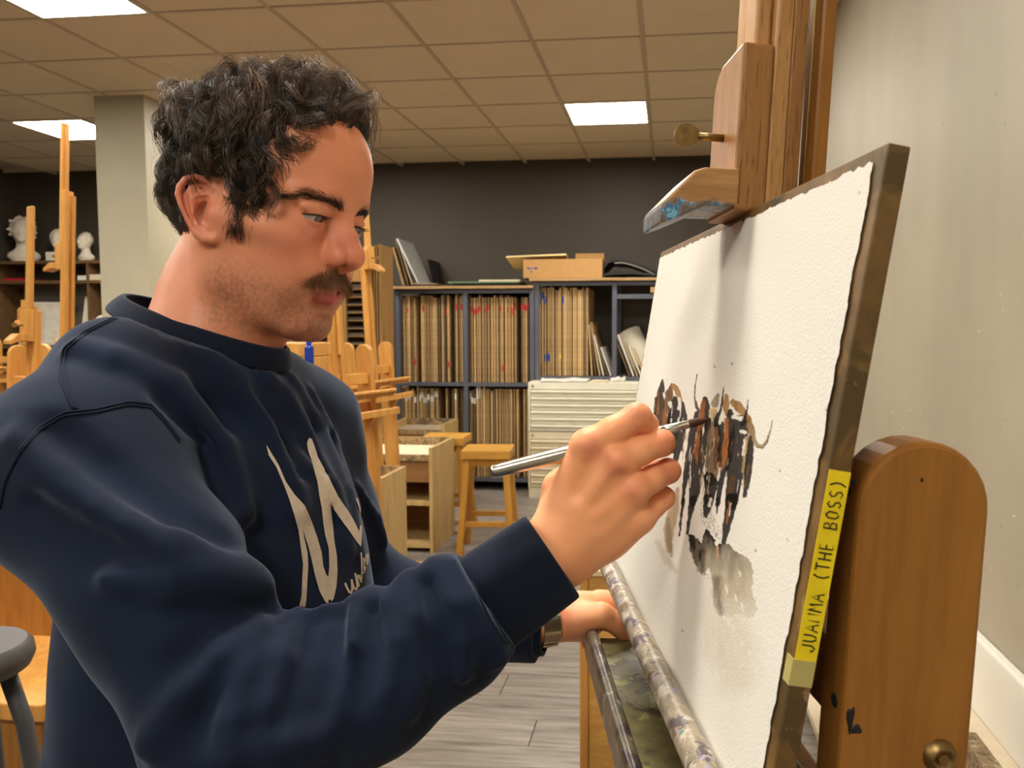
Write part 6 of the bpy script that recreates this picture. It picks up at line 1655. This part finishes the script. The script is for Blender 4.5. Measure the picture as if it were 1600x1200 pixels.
MPOLY = [zz(x, y) for x, y in [(160, 158), (185, 200), (215, 250), (245, 320), (285, 380), (330, 430), (360, 500), (385, 570), (405, 640), (412, 700), (425, 738), (434, 745), (438, 700), (436, 620), (420, 560), (412, 510), (405, 440), (395, 390), (385, 320), (365, 250), (345, 185), (341, 150), (350, 128), (362, 132), (375, 165), (390, 215), (420, 265), (450, 330), (480, 390), (520, 450), (550, 500), (572, 545), (578, 500), (570, 440), (556, 395), (565, 400), (578, 440), (585, 500), (583, 570), (580, 612), (560, 590), (520, 530), (480, 470), (443, 415), (452, 500), (460, 580), (472, 650), (475, 720), (470, 790), (458, 845), (440, 868), (420, 858), (395, 810), (375, 740), (360, 670), (345, 610), (330, 565), (321, 530), (326, 570), (342, 640), (345, 700), (340, 780), (336, 850), (328, 900), (300, 940), (284, 940), (300, 900), (315, 830), (318, 760), (322, 690), (312, 620), (302, 540), (285, 470), (262, 400), (235, 330), (205, 260), (170, 205)]]
fill_print('print_letter', MPOLY, sweat, 2.6)
def pen(pts, w_):
    p = np.array(pts, float); t = np.gradient(p, axis=0); t /= np.linalg.norm(t, axis=1)[:, None]; n = np.stack([-t[:, 1], t[:, 0]], 1); ww = np.broadcast_to(np.asarray(w_, float), (len(p),))[:, None] / 2
    return np.concatenate([p + n * ww, (p - n * ww)[::-1]])
zt = lambda pts: [(500 + x / 8.571, 840 + y / 8.571) for x, y in pts]
for pts, w_ in (([(325, 610), (350, 670), (385, 735), (405, 745), (420, 700), (420, 640), (412, 560)], 3.4), ([(412, 560), (425, 620), (445, 680), (470, 700), (490, 660), (480, 580), (460, 475)], 3.2), ([(460, 480), (490, 560), (510, 660)], 3.2), ([(490, 560), (500, 500), (515, 500), (530, 560), (545, 600)], 3.0),
                ([(545, 560), (550, 480), (552, 400), (550, 300), (540, 200)], 2.2), ([(550, 440), (560, 480), (575, 470), (580, 420), (580, 340), (575, 270)], 2.0), ([(575, 400), (590, 440), (598, 380)], 1.8), ([(600, 330), (605, 250), (615, 200), (628, 230), (630, 300), (620, 360), (604, 350)], 2.0)):
    fill_print('print_script', pen(zt(pts), w_), sweat, 2.0)

# trousers
M_jean = plain('dark_denim', sr(24, 28, 40), .8, noise=.2, nscale=40)
tV, tQ = nets(lambda p: legs_fn(p, .004), SLO - np.array([.05, .62, .05]), SHI + np.array([.45, -.45, .12]), .011, 3, 1.8)
fast_mesh('trousers', c2w(tV), tQ[:, ::-1], M_jean, man)

# =================================================================== BRUSH AND WATCH
M_chrome = plain('polished_steel', sr(232, 226, 214), .22, 1.0); M_sable = plain('sable_hair', sr(78, 44, 26), .5, noise=.3, nscale=800)
bA, bB = pc(766, 738, .627), pc(1112, 654, .6455)
def along(t): return bA + (bB - bA) * t
br = empty('paint_brush', tuple(c2w(along(.5))), 'silver-handled round paint brush held in the man\'s raised hand', 'paint brush')
def rod(name, prof, mat, n=24):
    ts = [along(t) for t, r in prof]; return tube(name, c2w(np.array(ts)), [r for t, r in prof], mat, br, n=n)
rod('handle', [(.0, .0008), (.003, .0030), (.010, .0046), (.022, .0052), (.05, .0052), (.18, .0059), (.36, .0064), (.55, .0056), (.68, .0042), (.745, .0034)], M_chrome)
rod('ferrule', [(.735, .0032), (.738, .0036), (.745, .0037), (.78, .0037), (.785, .0034), (.79, .0037), (.89, .0033), (.895, .0030)], M_chrome)
rod('bristles', [(.885, .0030), (.91, .0036), (.93, .0034), (.96, .0022), (.985, .0010), (1.0, .0002)], M_sable)
# wrist watch: band of links, clasp plate
M_steel = plain('brushed_steel', sr(186, 178, 164), .28, 1.0); M_clasp = plain('dark_clasp', sr(196, 188, 172), .25, 1.0)
wt_ = empty('wrist_watch', tuple(c2w(pc(855, 970, .962))), 'steel link wrist watch on the man\'s hand that grips the tray', 'watch')
wc_ = pc(853, 969, .962); wa = pc(905, 961, .980) - pc(800, 975, .955); wa /= np.linalg.norm(wa)
wu = np.cross(wa, [0, 0, 1.0]); wu /= np.linalg.norm(wu); wv2 = np.cross(wa, wu)
for k in range(22):
    a = 2 * math.pi * k / 22; a2 = 2 * math.pi * (k + 1) / 22
    rad = math.cos(a) * wu + math.sin(a) * wv2; tan = -math.sin(a) * wu + math.cos(a) * wv2
    cen = wc_ + rad * .0282
    def lk(nm, w0, w1, th, ln, mat):
        V = []
        for i in (w0, w1):
            for j in (-ln, ln):
                for m in (0, th): V.append(c2w(cen + wa * i + tan * j + rad * m))
        F_ = [(0, 1, 3, 2), (4, 6, 7, 5), (0, 4, 5, 1), (2, 3, 7, 6), (0, 2, 6, 4), (1, 5, 7, 3)]
        mesh(nm, V, F_, mat, wt_)
    facing = rad[2] < -.72
    if facing: continue
    lk('link', -.0090, -.0032, .0026, .0037, M_steel); lk('link', -.0028, .0028, .0030, .0036, M_steel); lk('link', .0032, .0090, .0026, .0037, M_steel)
prof = []
for a in np.linspace(-.80, .80, 12):
    rad = math.cos(a) * np.array([0, 0, -1.0]); 
ang0 = math.atan2(-wv2[2], -wu[2])
V, F_ = [], []
aa = np.linspace(ang0 - .72, ang0 + .72, 14)
for a in aa:
    rad = math.cos(a) * wu + math.sin(a) * wv2
    for (r_, w_) in ((.0280, -.0098), (.0316, -.0098), (.0316, .0098), (.0280, .0098)): V.append(c2w(wc_ + rad * r_ + wa * w_))
for i in range(13):
    for j in range(4): F_.append((i * 4 + j, i * 4 + (j + 1) % 4, i * 4 + 4 + (j + 1) % 4, i * 4 + 4 + j))
F_ += [(0, 1, 2, 3), (52, 53, 54, 55)]
mesh('clasp', V, F_, M_clasp, wt_)
# paint marks on the near post of the big easel
M_smear = plain('dried_paint_dark', sr(28, 30, 34), .4); M_smearb = plain('dried_paint_blue', sr(60, 78, 120), .5)
posts = [c for c in near_easel.children if c.name.startswith('post')]; npost = max(posts, key=lambda c: max(v.co.x for v in c.data.vertices))
def dab(x, y, z, ry, rz_, mat):
    bm = bmesh.new(); bmesh.ops.create_uvsphere(bm, u_segments=12, v_segments=8, radius=1.0)
    for v in bm.verts:
        k = 1 + .25 * math.sin(3 * math.atan2(v.co.z, v.co.y) + y * 900)
        v.co = Vector((x + v.co.x * .0009, y + v.co.y * ry * k, z + v.co.z * rz_ * k))
    o = bm_link('paint_mark', bm, mat, None, smooth=True, world=False); o.parent = npost
def dabf(x, z, rx, rz_, mat):
    bm = bmesh.new(); bmesh.ops.create_uvsphere(bm, u_segments=12, v_segments=8, radius=1.0)
    for v in bm.verts: v.co = Vector((x + v.co.x * rx, -.005 + v.co.y * .0009, z + v.co.z * rz_))
    o = bm_link('paint_mark', bm, mat, None, smooth=True, world=False); o.parent = npost
dab(.240, -.0005, 1.187, .0022, .0075, M_smear); dab(.240, .0035, 1.181, .0030, .0028, M_smear); dab(.240, .030, 1.322, .0009, .0012, M_smear)
dabf(.228, 1.192, .0045, .0040, M_smear); dabf(.226, 1.312, .0022, .0028, M_smear); dabf(.232, 1.318, .0030, .0014, M_smearb)

# =================================================================== FURNITURE BEHIND THE MAN (lower left)
pbx = P(34, 1092, 1.55)
bn = empty('pine_bench', (pbx[0] - .35, pbx[1] + .2, 0), 'honey pine drawing bench behind the man\'s back', 'bench')
bx0, bx1, by0 = pbx[0] - .75, pbx[0] + .06, pbx[1]
zb1 = P(0, 935, 1.55)[2]
box('back_board', (bx0, by0 + .30, .30), (bx1 - .02, by0 + .325, zb1 + .10), M_pine_old, bn, bevel=.003)
box('seat', (bx0, by0 - .02, pbx[2] - .035), (bx1, by0 + .34, pbx[2]), M_pine, bn, bevel=.004)
box('front_panel', (bx0 + .02, by0, .12), (bx1 - .02, by0 + .02, pbx[2] - .035), M_pine_old, bn, bevel=.002)
for xx in (bx0 + .02, bx1 - .06): 
    for yy in (by0 + .0, by0 + .29): box('leg', (xx, yy + .021, 0), (xx + .04, yy + .06, pbx[2] - .035), M_pine, bn, bevel=.003)
box('foot_rail', (bx0 + .0, by0 - .06, .10), (bx1 - .01, by0 - .002, .135), M_pine, bn, bevel=.003)
M_tube = plain('grey_tube', sr(84, 84, 88), .4, .2)
M_gseat = plain('grey_plastic', sr(74, 72, 72), .45)
sp = P(-62, 1030, 1.12)
st = empty('grey_stool', (sp[0], sp[1], 0), 'tall grey stool with tubular legs beside the pine bench', 'stool')
lathe('seat', [(.0, -.028), (.070, -.026), (.082, -.018), (.088, -.004), (.086, .010), (.078, .018), (.0, .016)], M_gseat, st, loc=tuple(sp), n=36)
for a in (.35, .35 + math.pi / 2, .35 + math.pi, .35 + 1.5 * math.pi):
    c_, s_ = math.cos(a), math.sin(a)
    tube('leg', [(sp[0] + c_ * .055, sp[1] + s_ * .055, sp[2] - .02), (sp[0] + c_ * .075, sp[1] + s_ * .075, sp[2] - .10), (sp[0] + c_ * .17, sp[1] + s_ * .17, .012), (sp[0] + c_ * .172, sp[1] + s_ * .172, 0.0)], .0115, M_tube, st, n=12)
rg = [(sp[0] + math.cos(a) * .135, sp[1] + math.sin(a) * .135, .28) for a in np.linspace(0, 2 * math.pi, 33)]
tube('foot_ring', rg, .009, M_tube, st, n=10, cap=False)
# the stool the man sits on
hw = c2w(HIP); zs = float(c2w(HIP - upv * .118)[2])
sm = empty('round_stool', (hw[0], hw[1], 0), 'round wooden stool under the man, below the picture edge', 'stool')
lathe('seat', [(.0, -.035), (.15, -.035), (.165, -.025), (.165, -.008), (.155, .0), (.0, .0)], M_stool, sm, loc=(hw[0], hw[1], zs - .002), n=36)
for a in (.6, .6 + math.pi / 2, .6 + math.pi, .6 + 1.5 * math.pi):
    c_, s_ = math.cos(a), math.sin(a)
    tube('leg', [(hw[0] + c_ * .10, hw[1] + s_ * .10, zs - .03), (hw[0] + c_ * .19, hw[1] + s_ * .19, 0)], .016, M_stooll, sm, n=12)
# shoes so that the figure stands on the floor
M_shoe = plain('dark_shoe', sr(30, 28, 28), .5)
for s in (-1, 1):
    h = HIP + wv * s * .085 + np.array([0, -.03, 0]); k = h + fv * .27 + wv * s * .07 + np.array([0, -.14, 0]); an = c2w(k - fv * .16 + fdn * .40)
    # foot rests on the stool's rung height if the shin ends above the floor
    fw_ = c2w(k + fv * .1) - c2w(k); fw_[2] = 0; fw_ /= np.linalg.norm(fw_); lw_ = np.array([-fw_[1], fw_[0], 0])
    def shoe_fn(p):
        d = s_chain(p, [(-.05, 0, .045, .040), (.05, 0, .036, .036), (.15, 0, .028, .030)], .02); d = smin(d, s_cone(p, (-.04, 0, .05), (-.04, 0, .12), .042, .045), .02); return smax(d, -p[..., 2], .004)
    V, Q = nets(shoe_fn, (-.11, -.07, -.01), (.20, .07, .18), .008, 3)
    o_ = fast_mesh('shoe', an + V[:, :1] * fw_ + V[:, 1:2] * lw_ + (V[:, 2:3] - .08) * Zv, Q, M_shoe, man)
